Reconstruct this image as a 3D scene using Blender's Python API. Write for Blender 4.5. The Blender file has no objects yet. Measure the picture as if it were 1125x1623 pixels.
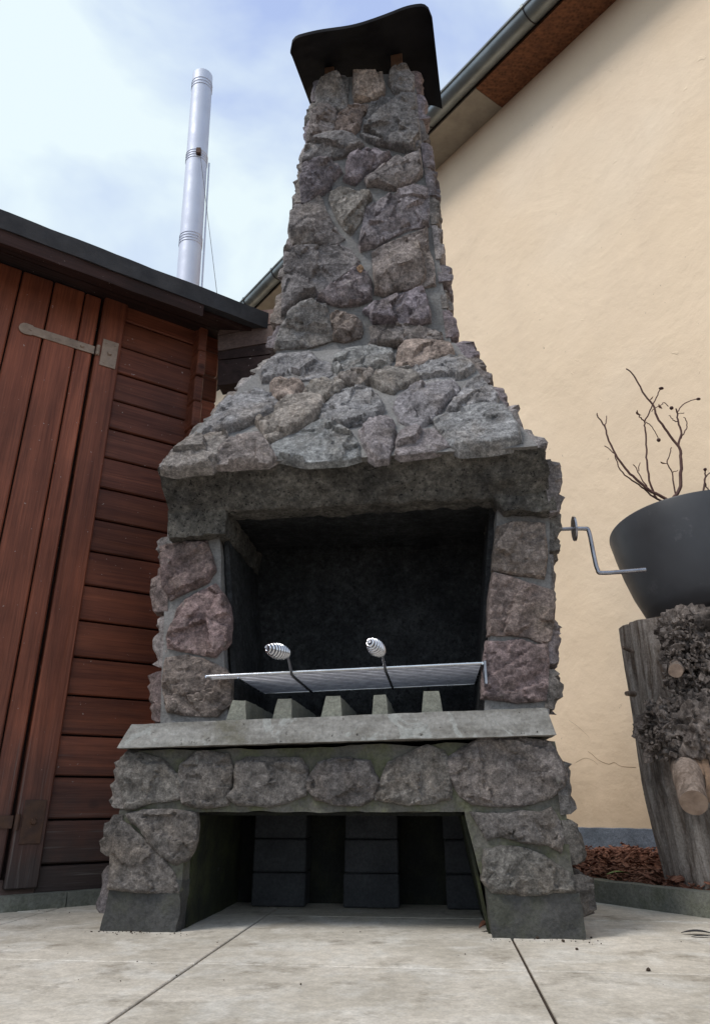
import bpy, math, random
import numpy as np
from mathutils import Vector, Matrix
from mathutils.geometry import delaunay_2d_cdt
random.seed(7); RS = np.random.RandomState(7)
R = math.radians
C = bpy.context.scene.collection
scene = bpy.context.scene

# ------------------------------------------------------------------ camera
FPX, PITCH, CAMH = 1150.0, R(24.0), 0.30
cam = bpy.data.cameras.new('camera'); camo = bpy.data.objects.new('camera', cam); C.objects.link(camo)
camo.location = (0, 0, CAMH); camo.rotation_euler = (R(90)+PITCH, 0, 0)
cam.sensor_fit = 'VERTICAL'; cam.sensor_height = 24.0; cam.lens = 24.0*FPX/1623.0
cam.shift_y = -(811.5-754.0)/1623.0
cam.clip_start = 0.02; cam.clip_end = 500
scene.camera = camo
# ------------------------------------------------------------------ world / light
SUN_EL, SUN_AZ = R(52), R(-122)       # azimuth measured from +y towards +x
world = bpy.data.worlds.new('World'); scene.world = world; world.use_nodes = True
wt = world.node_tree; wn = wt.nodes; wn.clear()
def W(t, **k):
    n = wn.new(t)
    for a, b in k.items(): setattr(n, a, b)
    return n
out = W('ShaderNodeOutputWorld'); mixs = W('ShaderNodeMixShader')
bg1 = W('ShaderNodeBackground'); bg2 = W('ShaderNodeBackground')
sky = W('ShaderNodeTexSky', sky_type='NISHITA', sun_disc=False, sun_elevation=SUN_EL, sun_rotation=SUN_AZ)
wt.links.new(sky.outputs[0], bg1.inputs[0]); bg1.inputs[1].default_value = 0.15
tc = W('ShaderNodeTexCoord'); mp = W('ShaderNodeMapping'); mp.inputs['Scale'].default_value = (1, 1, 1.6)
mp.inputs['Location'].default_value = (0.35, 0.2, 0.1)
n1 = W('ShaderNodeTexNoise'); n1.inputs['Scale'].default_value = 2.3; n1.inputs['Detail'].default_value = 6; n1.inputs['Roughness'].default_value = .5
n1.inputs['Distortion'].default_value = .25
wt.links.new(tc.outputs['Generated'], mp.inputs[0]); wt.links.new(mp.outputs[0], n1.inputs[0])
cr = W('ShaderNodeValToRGB'); cr.color_ramp.elements[0].position = .38; cr.color_ramp.elements[1].position = .56
cr.color_ramp.elements[0].color = (.32, .40, .62, 1); cr.color_ramp.elements[1].color = (.615, .70, .71, 1)
wt.links.new(n1.outputs[0], cr.inputs[0]); wt.links.new(cr.outputs[0], bg2.inputs[0]); bg2.inputs[1].default_value = 1.0
mixs.inputs[0].default_value = .9
wt.links.new(bg1.outputs[0], mixs.inputs[1]); wt.links.new(bg2.outputs[0], mixs.inputs[2]); wt.links.new(mixs.outputs[0], out.inputs[0])
sl = bpy.data.lights.new('sun', 'SUN'); so = bpy.data.objects.new('sun', sl); C.objects.link(so)
sl.energy = 1.5; sl.angle = R(18); sl.color = (1, .96, .9)
sd = Vector((math.sin(SUN_AZ)*math.cos(SUN_EL), math.cos(SUN_AZ)*math.cos(SUN_EL), math.sin(SUN_EL)))
so.rotation_euler = (-sd).to_track_quat('-Z', 'Y').to_euler()
scene.view_settings.view_transform = 'Standard'; scene.view_settings.look = 'None'
scene.view_settings.gamma = 1; scene.view_settings.exposure = 0.55
scene.view_settings.use_curve_mapping = False

# ------------------------------------------------------------------ numeric helpers
def npv(v): return np.array(v, float)
def ray(px, py):
    u = 754-py
    return npv([px-562, FPX*math.cos(PITCH)-u*math.sin(PITCH), FPX*math.sin(PITCH)+u*math.cos(PITCH)])
CAM = npv([0, 0, CAMH])
def hit(px, py, p, n):
    r = ray(px, py); return CAM+r*(np.dot(npv(p)-CAM, n)/np.dot(r, n))
def ground(px, py, z=0.0): return hit(px, py, (0, 0, z), npv([0, 0, 1]))
def _h(i, j, k):
    n = (i*374761393+j*668265263+k*2147483647) & 0xffffffff
    n = ((n ^ (n >> 13))*1274126177) & 0xffffffff
    n = n ^ (n >> 16)
    return (n & 0xffff)/65535.0
def vnoise(p):
    p = np.asarray(p, float); f = np.floor(p); i = f.astype(np.int64); t = p-f; t = t*t*(3-2*t)
    r = 0
    for a in (0, 1):
        for b in (0, 1):
            for c in (0, 1):
                w = (t[:, 0] if a else 1-t[:, 0])*(t[:, 1] if b else 1-t[:, 1])*(t[:, 2] if c else 1-t[:, 2])
                r = r+w*_h(i[:, 0]+a+1000, i[:, 1]+b+1000, i[:, 2]+c+1000)
    return r*2-1
def fbm(p, sc, oc=4, rough=.5):
    p = np.asarray(p, float)*sc; r = 0; a = 1; s = 0
    for o in range(oc): r = r+a*vnoise(p+17.3*o); s += a; a *= rough; p = p*2.03
    return r/s
def ridged(p, sc, oc=3):
    p = np.asarray(p, float)*sc; r = 0; a = 1; s = 0
    for o in range(oc): r = r+a*(1-2*np.abs(vnoise(p+9.1*o))); s += a; a *= .5; p = p*2.1
    return r/s

WORLD = {}
def mesh_of(name, V_, F_, mat, smooth=False, origin=None, sharp=55):
    V_ = np.asarray(V_, float)
    if origin is None: origin = (V_.max(0)+V_.min(0))/2
    me = bpy.data.meshes.new(name)
    me.from_pydata((V_-origin).tolist(), [], F_); me.validate()
    for m in (mat if isinstance(mat, (list, tuple)) else [mat]): me.materials.append(m)
    if smooth:
        me.polygons.foreach_set('use_smooth', [True]*len(me.polygons)); me.set_sharp_from_angle(angle=R(sharp))
    me.update(); return me, origin
def put(name, me, origin, parent=None, color=None):
    o = bpy.data.objects.new(name, me); C.objects.link(o)
    if parent is not None:
        o.parent = parent; o.location = Vector(npv(origin)-WORLD[parent.name])
    else: o.location = Vector(origin)
    WORLD[o.name] = npv(origin)
    if color is not None: o.color = (*color, 1)
    return o
def mk(name, V_, F_, mat, parent=None, smooth=False, color=None, origin=None, sharp=55):
    me, og = mesh_of(name, V_, F_, mat, smooth, origin, sharp)
    return put(name, me, og, parent, color)
def empty(name, loc):
    o = bpy.data.objects.new(name, None); C.objects.link(o); o.location = Vector(loc); o.empty_display_size = .1
    WORLD[o.name] = npv(loc); return o
def tag(o, label=None, cat=None, group=None, kind=None):
    for k, v in (('label', label), ('category', cat), ('group', group), ('kind', kind)):
        if v: o[k] = v
    return o
def join(parts):
    V_, F_ = [], []; n = 0
    for v, f in parts:
        V_.append(np.asarray(v, float)); F_ += [tuple(i+n for i in q) for q in f]; n += len(v)
    return np.concatenate(V_), F_
def recalc(o):
    import bmesh
    bm = bmesh.new(); bm.from_mesh(o.data); bmesh.ops.recalc_face_normals(bm, faces=bm.faces); bm.to_mesh(o.data); bm.free()
    return o
def hexa(c8, step=.03, amp=0., nsc=9., seed=0., rnd=0.):
    """subdivided hexahedron. c8: bottom ring 0..3 (ccw from above), top ring 4..7"""
    c = [npv(x) for x in c8]
    faces = [(0, 3, 2, 1), (4, 5, 6, 7), (0, 1, 5, 4), (1, 2, 6, 5), (2, 3, 7, 6), (3, 0, 4, 7)]
    idx = {}; V_ = []; F_ = []
    L = lambda a, b: np.linalg.norm(c[a]-c[b])
    nx = max(1, int(math.ceil(max(L(0, 1), L(4, 5), L(3, 2), L(7, 6))/step))); ny = max(1, int(math.ceil(max(L(1, 2), L(0, 3))/step)))
    nz = max(1, int(math.ceil(max(L(0, 4), L(1, 5))/step)))
    dims = {frozenset((0, 1)): nx, frozenset((3, 2)): nx, frozenset((4, 5)): nx, frozenset((7, 6)): nx,
            frozenset((1, 2)): ny, frozenset((0, 3)): ny, frozenset((5, 6)): ny, frozenset((4, 7)): ny}
    for f in faces:
        a, b, d, e = [c[i] for i in f]
        na = dims.get(frozenset((f[0], f[1])), nz); nb = dims.get(frozenset((f[1], f[2])), nz)
        g = np.zeros((na+1, nb+1), int)
        for i in range(na+1):
            s = i/na
            for j in range(nb+1):
                t = j/nb
                p = a*(1-s)*(1-t)+b*s*(1-t)+d*s*t+e*(1-s)*t
                k = tuple(np.round(p, 5))
                if k not in idx: idx[k] = len(V_); V_.append(p)
                g[i, j] = idx[k]
        for i in range(na):
            for j in range(nb): F_.append((g[i, j], g[i+1, j], g[i+1, j+1], g[i, j+1]))
    V_ = np.array(V_)
    if amp:
        q = V_+seed
        V_ = V_+amp*np.stack([fbm(q+31, nsc), fbm(q+57, nsc), fbm(q+91, nsc)], 1)
    return V_, F_
def box(P, ex, ey, ez, a, b, step=9, amp=0, nsc=9, seed=0, bev=0):
    """box in frame P,ex,ey,ez from a=(x0,y0,z0) to b; bev -> chamfered"""
    M = np.stack([npv(ex), npv(ey), npv(ez)])
    if bev:
        x0, y0, z0 = a; x1, y1, z1 = b; e = bev
        V_ = []; idx = {}
        def v(x, y, z):
            V_.append((x, y, z)); return len(V_)-1
        cs = {}
        for sx, X in ((0, x0), (1, x1)):
            for sy, Y in ((0, y0), (1, y1)):
                for sz, Z in ((0, z0), (1, z1)):
                    ix = X+(e if sx == 0 else -e); iy = Y+(e if sy == 0 else -e); iz = Z+(e if sz == 0 else -e)
                    cs[sx, sy, sz] = (v(X, iy, iz), v(ix, Y, iz), v(ix, iy, Z))
        F_ = []
        for s in (0, 1):
            F_.append([cs[s, a_, b_][0] for a_, b_ in ((0, 0), (1, 0), (1, 1), (0, 1))])
            F_.append([cs[a_, s, b_][1] for a_, b_ in ((0, 0), (1, 0), (1, 1), (0, 1))])
            F_.append([cs[a_, b_, s][2] for a_, b_ in ((0, 0), (1, 0), (1, 1), (0, 1))])
        for i in (0, 1):
            for j in (0, 1):
                F_.append([cs[0, i, j][1], cs[1, i, j][1], cs[1, i, j][2], cs[0, i, j][2]])
                F_.append([cs[i, 0, j][0], cs[i, 1, j][0], cs[i, 1, j][2], cs[i, 0, j][2]])
                F_.append([cs[i, j, 0][0], cs[i, j, 1][0], cs[i, j, 1][1], cs[i, j, 0][1]])
        for k, t in cs.items(): F_.append(list(t))
        Vn = np.array(V_); ctr = npv([(x0+x1)/2, (y0+y1)/2, (z0+z1)/2])
        F2 = []
        for f in F_:
            pts = Vn[f]; n = np.cross(pts[1]-pts[0], pts[2]-pts[0])
            F2.append(tuple(f) if np.dot(n, pts.mean(0)-ctr) > 0 else tuple(f[::-1]))
        return npv(P)+Vn@M, F2
    (x0, y0, z0), (x1, y1, z1) = a, b
    cc = [(x0, y0, z0), (x1, y0, z0), (x1, y1, z0), (x0, y1, z0), (x0, y0, z1), (x1, y0, z1), (x1, y1, z1), (x0, y1, z1)]
    return hexa([npv(P)+npv(q)@M for q in cc], step, amp, nsc, seed)
def tube(pts, rad, seg=8, cap=True):
    pts = [npv(p) for p in pts]; n = len(pts); rad = [rad]*n if np.isscalar(rad) else rad
    V_ = []; F_ = []; prev = None
    for i, p in enumerate(pts):
        t = pts[min(i+1, n-1)]-pts[max(i-1, 0)]; t = t/(np.linalg.norm(t)+1e-9)
        if prev is None:
            a = np.cross(t, [0, 0, 1]);
            if np.linalg.norm(a) < .1: a = np.cross(t, [1, 0, 0])
        else: a = prev-t*np.dot(prev, t)
        a = a/np.linalg.norm(a); prev = a; b = np.cross(t, a)
        for k in range(seg):
            w = 2*math.pi*k/seg; V_.append(p+rad[i]*(math.cos(w)*a+math.sin(w)*b))
    for i in range(n-1):
        for k in range(seg):
            F_.append((i*seg+k, i*seg+(k+1) % seg, (i+1)*seg+(k+1) % seg, (i+1)*seg+k))
    if cap: F_.append(tuple(range(seg))[::-1]); F_.append(tuple((n-1)*seg+k for k in range(seg)))
    return np.array(V_), F_
def smooth_path(pts, n=6):
    pts = [npv(p) for p in pts]; P = [2*pts[0]-pts[1]]+pts+[2*pts[-1]-pts[-2]]; o = []
    for i in range(1, len(P)-2):
        for k in range(n):
            t = k/n; a, b, c, d = P[i-1:i+3]
            o.append(.5*((2*b)+(-a+c)*t+(2*a-5*b+4*c-d)*t*t+(-a+3*b-3*c+d)*t**3))
    o.append(pts[-1]); return o
def lathe(prof, c, seg=48, axis=None):
    V_ = []; F_ = []; m = len(prof)
    for k in range(seg):
        w = 2*math.pi*k/seg
        for r, z in prof: V_.append((r*math.cos(w), r*math.sin(w), z))
    for k in range(seg):
        for i in range(m-1):
            F_.append((k*m+i, ((k+1) % seg)*m+i, ((k+1) % seg)*m+i+1, k*m+i+1))
    V_ = np.array(V_)
    if axis is not None: V_ = V_@axis
    return V_+npv(c), F_
def ico(c, r, sub=2, amp=0., nsc=20, scale=(1, 1, 1), rid=False):
    import bmesh
    bm = bmesh.new(); bmesh.ops.create_icosphere(bm, subdivisions=sub, radius=1)
    V_ = np.array([v.co[:] for v in bm.verts]); F_ = [tuple(v.index for v in f.verts) for f in bm.faces]; bm.free()
    n = V_.copy(); V_ = V_*r*npv(scale)+npv(c)
    if amp: V_ = V_+n*(amp*(ridged(V_, nsc) if rid else fbm(V_, nsc)))[:, None]
    return V_, F_

# ------------------------------------------------------------------ materials
class NT:
    def __init__(s, name, rough=.8, metal=0.):
        s.m = bpy.data.materials.new(name); s.m.use_nodes = True; s.t = s.m.node_tree; s.n = s.t.nodes
        s.b = s.n['Principled BSDF']; s.b.inputs['Roughness'].default_value = rough; s.b.inputs['Metallic'].default_value = metal
        s.b.inputs['Specular IOR Level'].default_value = .3
        s.co = s.n.new('ShaderNodeNewGeometry').outputs['Position']; s.h = None
    def mapc(s, scale, rot=(0, 0, 0), src=None):
        m = s.n.new('ShaderNodeMapping'); m.inputs['Scale'].default_value = scale; m.inputs['Rotation'].default_value = rot
        s.t.links.new(src or s.co, m.inputs[0]); return m.outputs[0]
    def noise(s, sc, det=5, rough=.55, vec=None, dist=0.):
        n = s.n.new('ShaderNodeTexNoise'); n.inputs['Scale'].default_value = sc; n.inputs['Detail'].default_value = det
        n.inputs['Roughness'].default_value = rough; n.inputs['Distortion'].default_value = dist
        s.t.links.new(vec or s.co, n.inputs[0]); return n.outputs[0]
    def vor(s, sc, feat='F1', vec=None):
        n = s.n.new('ShaderNodeTexVoronoi'); n.feature = feat; n.inputs['Scale'].default_value = sc
        s.t.links.new(vec or s.co, n.inputs[0]); return n.outputs[0]
    def ramp(s, src, stops):
        n = s.n.new('ShaderNodeValToRGB'); e = n.color_ramp.elements
        while len(e) < len(stops): e.new(.5)
        for x, (p, c) in zip(e, stops):
            x.position = p; x.color = (*c, 1) if not np.isscalar(c) else (c, c, c, 1)
        s.t.links.new(src, n.inputs[0]); return n.outputs[0]
    def mix(s, a, b, fac, mode='MIX'):
        n = s.n.new('ShaderNodeMix'); n.data_type = 'RGBA'; n.blend_type = mode
        for v, i in ((a, 6), (b, 7)):
            if isinstance(v, (tuple, list)): n.inputs[i].default_value = (*v, 1)
            else: s.t.links.new(v, n.inputs[i])
        if np.isscalar(fac): n.inputs[0].default_value = fac
        else: s.t.links.new(fac, n.inputs[0])
        return n.outputs[2]
    def math(s, a, b, op='MULTIPLY'):
        n = s.n.new('ShaderNodeMath'); n.operation = op
        for v, i in ((a, 0), (b, 1)):
            if np.isscalar(v): n.inputs[i].default_value = v
            else: s.t.links.new(v, n.inputs[i])
        return n.outputs[0]
    def objcol(s): return s.n.new('ShaderNodeObjectInfo').outputs['Color']
    def rand(s): return s.n.new('ShaderNodeObjectInfo').outputs['Random']
    def sep(s, ax):
        n = s.n.new('ShaderNodeSeparateXYZ'); s.t.links.new(s.co, n.inputs[0]); return n.outputs[ax]
    def col(s, c):
        if isinstance(c, (tuple, list)): s.b.inputs['Base Color'].default_value = (*c, 1)
        else: s.t.links.new(c, s.b.inputs['Base Color'])
    def bump(s, src, dist, strength=1.):
        n = s.n.new('ShaderNodeBump'); n.inputs['Distance'].default_value = dist; n.inputs['Strength'].default_value = strength
        s.t.links.new(src, n.inputs['Height'])
        if s.h: s.t.links.new(s.h, n.inputs['Normal'])
        s.h = n.outputs[0]; s.t.links.new(s.h, s.b.inputs['Normal'])
    def rough(s, src): s.t.links.new(src, s.b.inputs['Roughness'])

def m_rock():
    m = NT('rock', .9); oc = m.objcol()
    big = m.noise(7, 4, .6); fine = m.noise(60, 8, .75); sp = m.noise(230, 3, .7)
    c = m.mix(oc, (.24, .19, .15), m.ramp(big, [(.5, 0.), (.72, .55)]))
    c = m.mix(c, m.ramp(fine, [(.27, .22), (.5, .95), (.73, 2.0)]), 1., 'MULTIPLY')
    c = m.mix(c, m.ramp(m.noise(13, 6, .7), [(.3, .52), (.5, 1.), (.7, 1.45)]), 1., 'MULTIPLY')
    c = m.mix(c, m.ramp(sp, [(.3, .6), (.5, 1.), (.7, 1.35)]), 1., 'MULTIPLY')
    c = m.mix(c, (.42, .40, .37), m.ramp(m.noise(30, 6, .7, vec=m.mapc((1, 1, .3))), [(.63, 0.), (.73, .6)]))   # lime bloom
    m.col(c)
    m.bump(m.noise(22, 9, .78, vec=m.mapc((1, 1, 1.9), (0, .5, .3))), .016); m.bump(fine, .007); m.bump(sp, .0014)
    return m.m
def m_mortar(name, a, b, moss=0.):
    m = NT(name, .92); n = m.noise(9, 5, .6); f = m.noise(120, 6, .7)
    c = m.mix(a, b, m.ramp(n, [(.35, 0.), (.65, 1.)]))
    if moss: c = m.mix(c, (.09, .10, .035), m.math(m.ramp(m.noise(11, 6, .65), [(.46, 0.), (.62, 1.)]), moss))
    c = m.mix(c, m.ramp(f, [(.25, .6), (.75, 1.4)]), 1., 'MULTIPLY')
    m.col(c); m.bump(m.noise(40, 6, .65), .006); m.bump(f, .0016); return m.m
def m_pitted(name, a, b, pit=.9, soot=0.):
    m = NT(name, .95); n = m.noise(6, 6, .65); f = m.noise(90, 6, .75); p = m.noise(75, 6, .8)
    c = m.mix(a, b, m.ramp(n, [(.35, 0.), (.68, 1.)]))
    c = m.mix(c, m.ramp(m.noise(34, 7, .8), [(.3, .35), (.5, .9), (.7, 1.9)]), 1., 'MULTIPLY')
    c = m.mix(c, m.ramp(f, [(.25, .45), (.75, 1.6)]), 1., 'MULTIPLY')
    c = m.mix(c, (.006, .006, .008), m.math(m.ramp(p, [(.57, 0.), (.60, 1.)]), pit))
    m.col(c); m.bump(p, .014); m.bump(m.noise(30, 7, .7), .012); m.bump(f, .004); return m.m
def m_wood(name, a, b, axis, rough=.55, wear=.0):
    """axis: 0/1/2 grain direction in a frame turned with the shed"""
    m = NT(name, rough); rot = (0, 0, -R(90-55.5))
    src = m.mapc((1, 1, 1), rot)
    sc = [22, 22, 22]; sc[axis] = 1.3
    g = m.noise(1, 6, .65, vec=m.mapc(tuple(sc), src=src), dist=.6)
    sc2 = [160, 160, 160]; sc2[axis] = 4
    f = m.noise(1, 4, .7, vec=m.mapc(tuple(sc2), src=src))
    c = m.mix(a, b, m.ramp(g, [(.3, 0.), (.7, 1.)]))
    c = m.mix(c, m.ramp(m.rand(), [(0, .72), (1, 1.2)]), 1., 'MULTIPLY')
    c = m.mix(c, m.ramp(f, [(.3, .7), (.7, 1.25)]), 1., 'MULTIPLY')
    kn = m.vor(3.4); c = m.mix(c, (.02, .008, .006), m.ramp(kn, [(.045, .85), (.10, 0.)]))
    st = m.noise(2.2, 4, .6); c = m.mix(c, m.ramp(st, [(.3, .6), (.65, 1.15)]), 1., 'MULTIPLY')
    spn = m.noise(85, 2, .5); c = m.mix(c, (.42, .36, .33), m.ramp(spn, [(.735, 0.), (.76, .8)]))
    if wear:   # greyed and bare where rain splashes, low on the wall
        z = m.ramp(m.math(m.sep(2), m.math(m.noise(5, 5, .7), .5), 'ADD'), [(.30, 1.), (.85, 0.)])
        c = m.mix(c, m.mix((.022, .016, .017), (.075, .062, .058), f), m.math(z, wear))
        sg = m.ramp(m.noise(1, 3, .7, vec=m.mapc(tuple(x*.6 for x in sc2), src=src)), [(.60, 0.), (.70, 1.)])
        c = m.mix(c, (.17, .15, .14), m.math(m.math(sg, z), .7))
    m.col(c); m.bump(g, .003); m.bump(f, .0012)
    m.rough(m.ramp(g, [(.2, rough-.12), (.8, rough+.2)])); return m.m
def m_plain(name, a, b, rough=.6, metal=0., sc=12, bump=.001, spots=None):
    m = NT(name, rough, metal); n = m.noise(sc, 6, .6)
    c = m.mix(a, b, m.ramp(n, [(.35, 0.), (.65, 1.)]))
    if spots: c = m.mix(c, spots, m.ramp(m.noise(sc*3, 5, .7), [(.62, 0.), (.70, .7)]))
    m.col(c)
    if bump: m.bump(m.noise(sc*6, 5, .65), bump)
    m.rough(m.ramp(m.noise(sc*1.7, 4, .6), [(.3, max(.05, rough-.12)), (.7, min(1, rough+.12))])); return m.m

M = {}
M['rock'] = m_rock()
M['mortar'] = m_mortar('mortar', (.235, .225, .22), (.165, .158, .155))
M['mortar_low'] = m_mortar('mossy_mortar', (.125, .118, .104), (.075, .072, .062), .5)
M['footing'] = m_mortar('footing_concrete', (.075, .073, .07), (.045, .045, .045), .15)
M['pitted'] = m_pitted('pitted_concrete', (.19, .175, .155), (.085, .08, .075))
M['base_shade'] = m_mortar('shade_dark_concrete', (.020, .021, .020), (.012, .013, .012), .1)  # near-black colour that carries the shade inside the base opening
M['moss_shade'] = m_mortar('shade_dark_mossy_concrete', (.030, .034, .018), (.014, .016, .012), .25)  # moss green, with the shade of the opening darkened into the colour
M['soot'] = m_pitted('sooted_concrete', (.060, .061, .064), (.022, .023, .026), .85)
M['shade_block'] = m_mortar('shade_dark_block', (.052, .054, .060), (.034, .036, .041))  # block grey darkened to hold the shade under the barbecue
M['slab'] = None
def m_slab():
    m = NT('worn_cast_concrete', .85); n = m.noise(5, 6, .65, vec=m.mapc((1, 1, 4))); f = m.noise(90, 6, .75); p = m.noise(70, 3, .6)
    c = m.mix((.285, .275, .26), (.17, .16, .145), m.ramp(n, [(.4, 0.), (.6, 1.)]))
    c = m.mix(c, (.33, .335, .32), m.ramp(m.noise(9, 5, .6, dist=1.2), [(.56, 0.), (.60, .7)]))
    c = m.mix(c, (.11, .10, .07), m.ramp(m.noise(4, 5, .7), [(.58, 0.), (.68, .7)]))
    c = m.mix(c, m.ramp(f, [(.25, .6), (.75, 1.35)]), 1., 'MULTIPLY')
    c = m.mix(c, (.03, .03, .028), m.ramp(p, [(.70, 0.), (.74, .9)]))
    m.col(c); m.bump(m.noise(30, 6, .6), .004); m.bump(f, .0015); m.bump(m.ramp(p, [(.66, 1.), (.74, 0.)]), .004); return m.m
M['slab'] = m_slab()
M['bar'] = m_mortar('fire_bar_concrete', (.24, .24, .20), (.17, .17, .145))
def m_pave():
    m = NT('paving_concrete', .8); n = m.noise(3.1, 6, .65, dist=.6); f = m.noise(150, 5, .7)
    c = m.mix((.62, .565, .49), (.45, .405, .34), m.ramp(n, [(.38, 0.), (.62, 1.)]))
    c = m.mix(c, (.68, .65, .60), m.ramp(m.noise(7, 7, .68, dist=.5), [(.48, 0.), (.64, .6)]))
    c = m.mix(c, (.25, .215, .17), m.ramp(m.noise(8, 7, .72), [(.54, 0.), (.68, .75)]))
    c = m.mix(c, m.ramp(m.noise(40, 6, .7), [(.3, .8), (.7, 1.15)]), 1., 'MULTIPLY')
    c = m.mix(c, m.ramp(m.rand(), [(0, .9), (1, 1.07)]), 1., 'MULTIPLY')
    c = m.mix(c, m.ramp(f, [(.25, .8), (.75, 1.18)]), 1., 'MULTIPLY')
    m.col(c); m.bump(m.noise(25, 6, .6), .0015); m.bump(f, .0006); return m.m
M['pave'] = m_pave()
M['kerb'] = m_mortar('kerb_concrete', (.22, .22, .19), (.12, .125, .11), .3)
def m_plaster():
    m = NT('beige_render', .9)
    c = m.mix((.86, .675, .49), (.81, .63, .45), m.ramp(m.noise(1.1, 5, .6), [(.35, 0.), (.65, 1.)]))
    c = m.mix(c, (.86, .71, .55), m.ramp(m.noise(.6, 3, .5), [(.5, 0.), (.7, .6)]))
    c = m.mix(c, (.30, .22, .14), m.ramp(m.noise(30, 3, .5), [(.745, 0.), (.77, .6)]))
    lowz = m.ramp(m.math(m.sep(2), m.math(m.noise(3, 5, .7), .5), 'SUBTRACT'), [(.0, .75), (.45, 0.)])
    c = m.mix(c, (.50, .37, .25), lowz)
    c = m.mix(c, (.77, .60, .44), m.ramp(m.noise(2.5, 5, .65, vec=m.mapc((1, 1, .15))), [(.52, 0.), (.72, .5)]))
    m.col(c)
    m.bump(m.noise(1.6, 5, .5, dist=.6), .022); m.bump(m.noise(9, 6, .55), .006)
    m.bump(m.ramp(m.noise(6, 4, .6, dist=1.2), [(.70, 0.), (.74, 1.)]), .002); m.bump(m.noise(110, 4, .6), .0010)
    return m.m
M['plaster'] = m_plaster()
M['crackline'] = m_plain('dirty_crack', (.34, .24, .16), (.24, .17, .11), .95)
M['plinth'] = m_mortar('plinth_paint', (.16, .18, .22), (.10, .115, .14))
M['red_h'] = m_wood('red_brown_plank', (.285, .088, .046), (.120, .036, .023), 0, .48, .95)
M['red_v'] = m_wood('red_brown_board', (.310, .094, .048), (.140, .042, .025), 2, .48, .95)
M['dark_wood'] = m_wood('dark_eave_wood', (.045, .018, .014), (.02, .010, .009), 0, .7)
M['grey_wood'] = m_wood('weathered_soffit_wood', (.24, .165, .14), (.14, .09, .08), 0, .8)
M['felt'] = m_plain('roofing_felt', (.035, .034, .038), (.055, .052, .055), .85, sc=9, bump=.002)
M['zinc'] = m_plain('zinc_gutter', (.30, .33, .34), (.20, .215, .21), .42, .75, 4, .0004, (.28, .25, .2))
M['black_edge'] = m_plain('dark_roof_edge', (.025, .022, .024), (.04, .03, .03), .6)
M['osb'] = None
def m_osb():
    m = NT('brown_chipboard', .75); v = m.vor(38); g = m.noise(12, 6, .7, vec=m.mapc((1, 3, 1)))
    c = m.mix((.23, .095, .045), (.12, .05, .028), m.ramp(g, [(.35, 0.), (.65, 1.)]))
    c = m.mix(c, m.ramp(v, [(.1, .7), (.6, 1.25)]), 1., 'MULTIPLY'); m.col(c); m.bump(g, .004); return m.m
M['osb'] = m_osb()
M['soffit'] = m_plain('grey_soffit_board', (.44, .39, .32), (.33, .29, .24), .85, sc=7, spots=(.25, .22, .18))
M['steel'] = m_plain('stainless_flue', (.66, .69, .80), (.62, .65, .77), .6, .25, 3, 0)
M['chrome'] = m_plain('chromed_wire', (.75, .76, .80), (.6, .61, .66), .22, 1., 20, 0)
M['grate'] = m_plain('grate_wire', (.38, .38, .42), (.24, .24, .27), .5, .6, 30, 0)
M['steel_rod'] = m_plain('steel_rod', (.36, .36, .40), (.25, .25, .28), .3, .95, 30, 0)
M['cap'] = m_plain('dark_cowl', (.005, .005, .007), (.010, .010, .013), .75, 0., 6, .0005)
M['cap'].node_tree.nodes['Principled BSDF'].inputs['Specular IOR Level'].default_value = .08
M['post_wood'] = m_plain('cowl_post_wood', (.24, .13, .08), (.14, .08, .055), .8, sc=25)
M['pot'] = m_plain('charcoal_pot', (.060, .062, .070), (.045, .046, .052), .5, 0., 4, .0004, (.09, .09, .10))
M['soil'] = m_plain('potting_soil', (.03, .022, .016), (.05, .035, .025), .95, sc=60, bump=.004)
M['twig'] = m_plain('bare_stem', (.075, .03, .028), (.12, .065, .05), .6, sc=40)
M['hip'] = m_plain('dried_rose_hip', (.035, .012, .012), (.06, .02, .015), .5, sc=60)
M['leafbrown'] = m_plain('dead_leaf', (.12, .05, .03), (.07, .03, .02), .7, sc=50)
M['leaforange'] = m_plain('orange_leaf', (.34, .20, .11), (.16, .10, .06), .7, sc=50)
M['leafgreen'] = m_plain('green_leaf', (.10, .22, .03), (.07, .17, .025), .45, sc=50)
M['brass'] = m_plain('weathered_hinge', (.40, .30, .235), (.27, .20, .155), .6, .15, 30, .0006, (.07, .04, .03))
M['iron'] = m_plain('rusty_hinge', (.07, .042, .034), (.11, .06, .04), .65, .3, 30, .0006, (.16, .08, .05))
M['mulch'] = None
def m_mulch():
    m = NT('bark_mulch', .85); g = m.noise(18, 4, .6); f = m.noise(140, 4, .7)
    c = m.ramp(m.vor(55), [(.1, (.05, .02, .013)), (.4, (.14, .055, .035)), (.7, (.26, .12, .08))])
    c = m.mix(c, m.ramp(f, [(.3, .6), (.7, 1.4)]), 1., 'MULTIPLY'); m.col(c); m.bump(f, .001); return m.m
M['mulch'] = m_mulch()
M['earth'] = m_plain('earth', (.045, .032, .024), (.075, .055, .04), .95, sc=14, bump=.01)
def m_bark(name, a, b, sc=(30, 30, 5)):
    m = NT(name, .9); g = m.noise(1, 7, .7, vec=m.mapc(sc), dist=.7); f = m.noise(130, 5, .7); L = m.noise(5, 5, .6)
    c = m.mix(a, b, m.ramp(g, [(.38, 0.), (.62, 1.)]))
    c = m.mix(c, tuple(x*.35 for x in b), m.ramp(L, [(.52, 0.), (.68, .8)]))
    c = m.mix(c, m.ramp(f, [(.25, .6), (.75, 1.4)]), 1., 'MULTIPLY'); m.col(c); m.bump(g, .008); m.bump(f, .002); return m.m
M['deadwood'] = m_bark('weathered_log', (.44, .39, .36), (.13, .095, .075))
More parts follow.
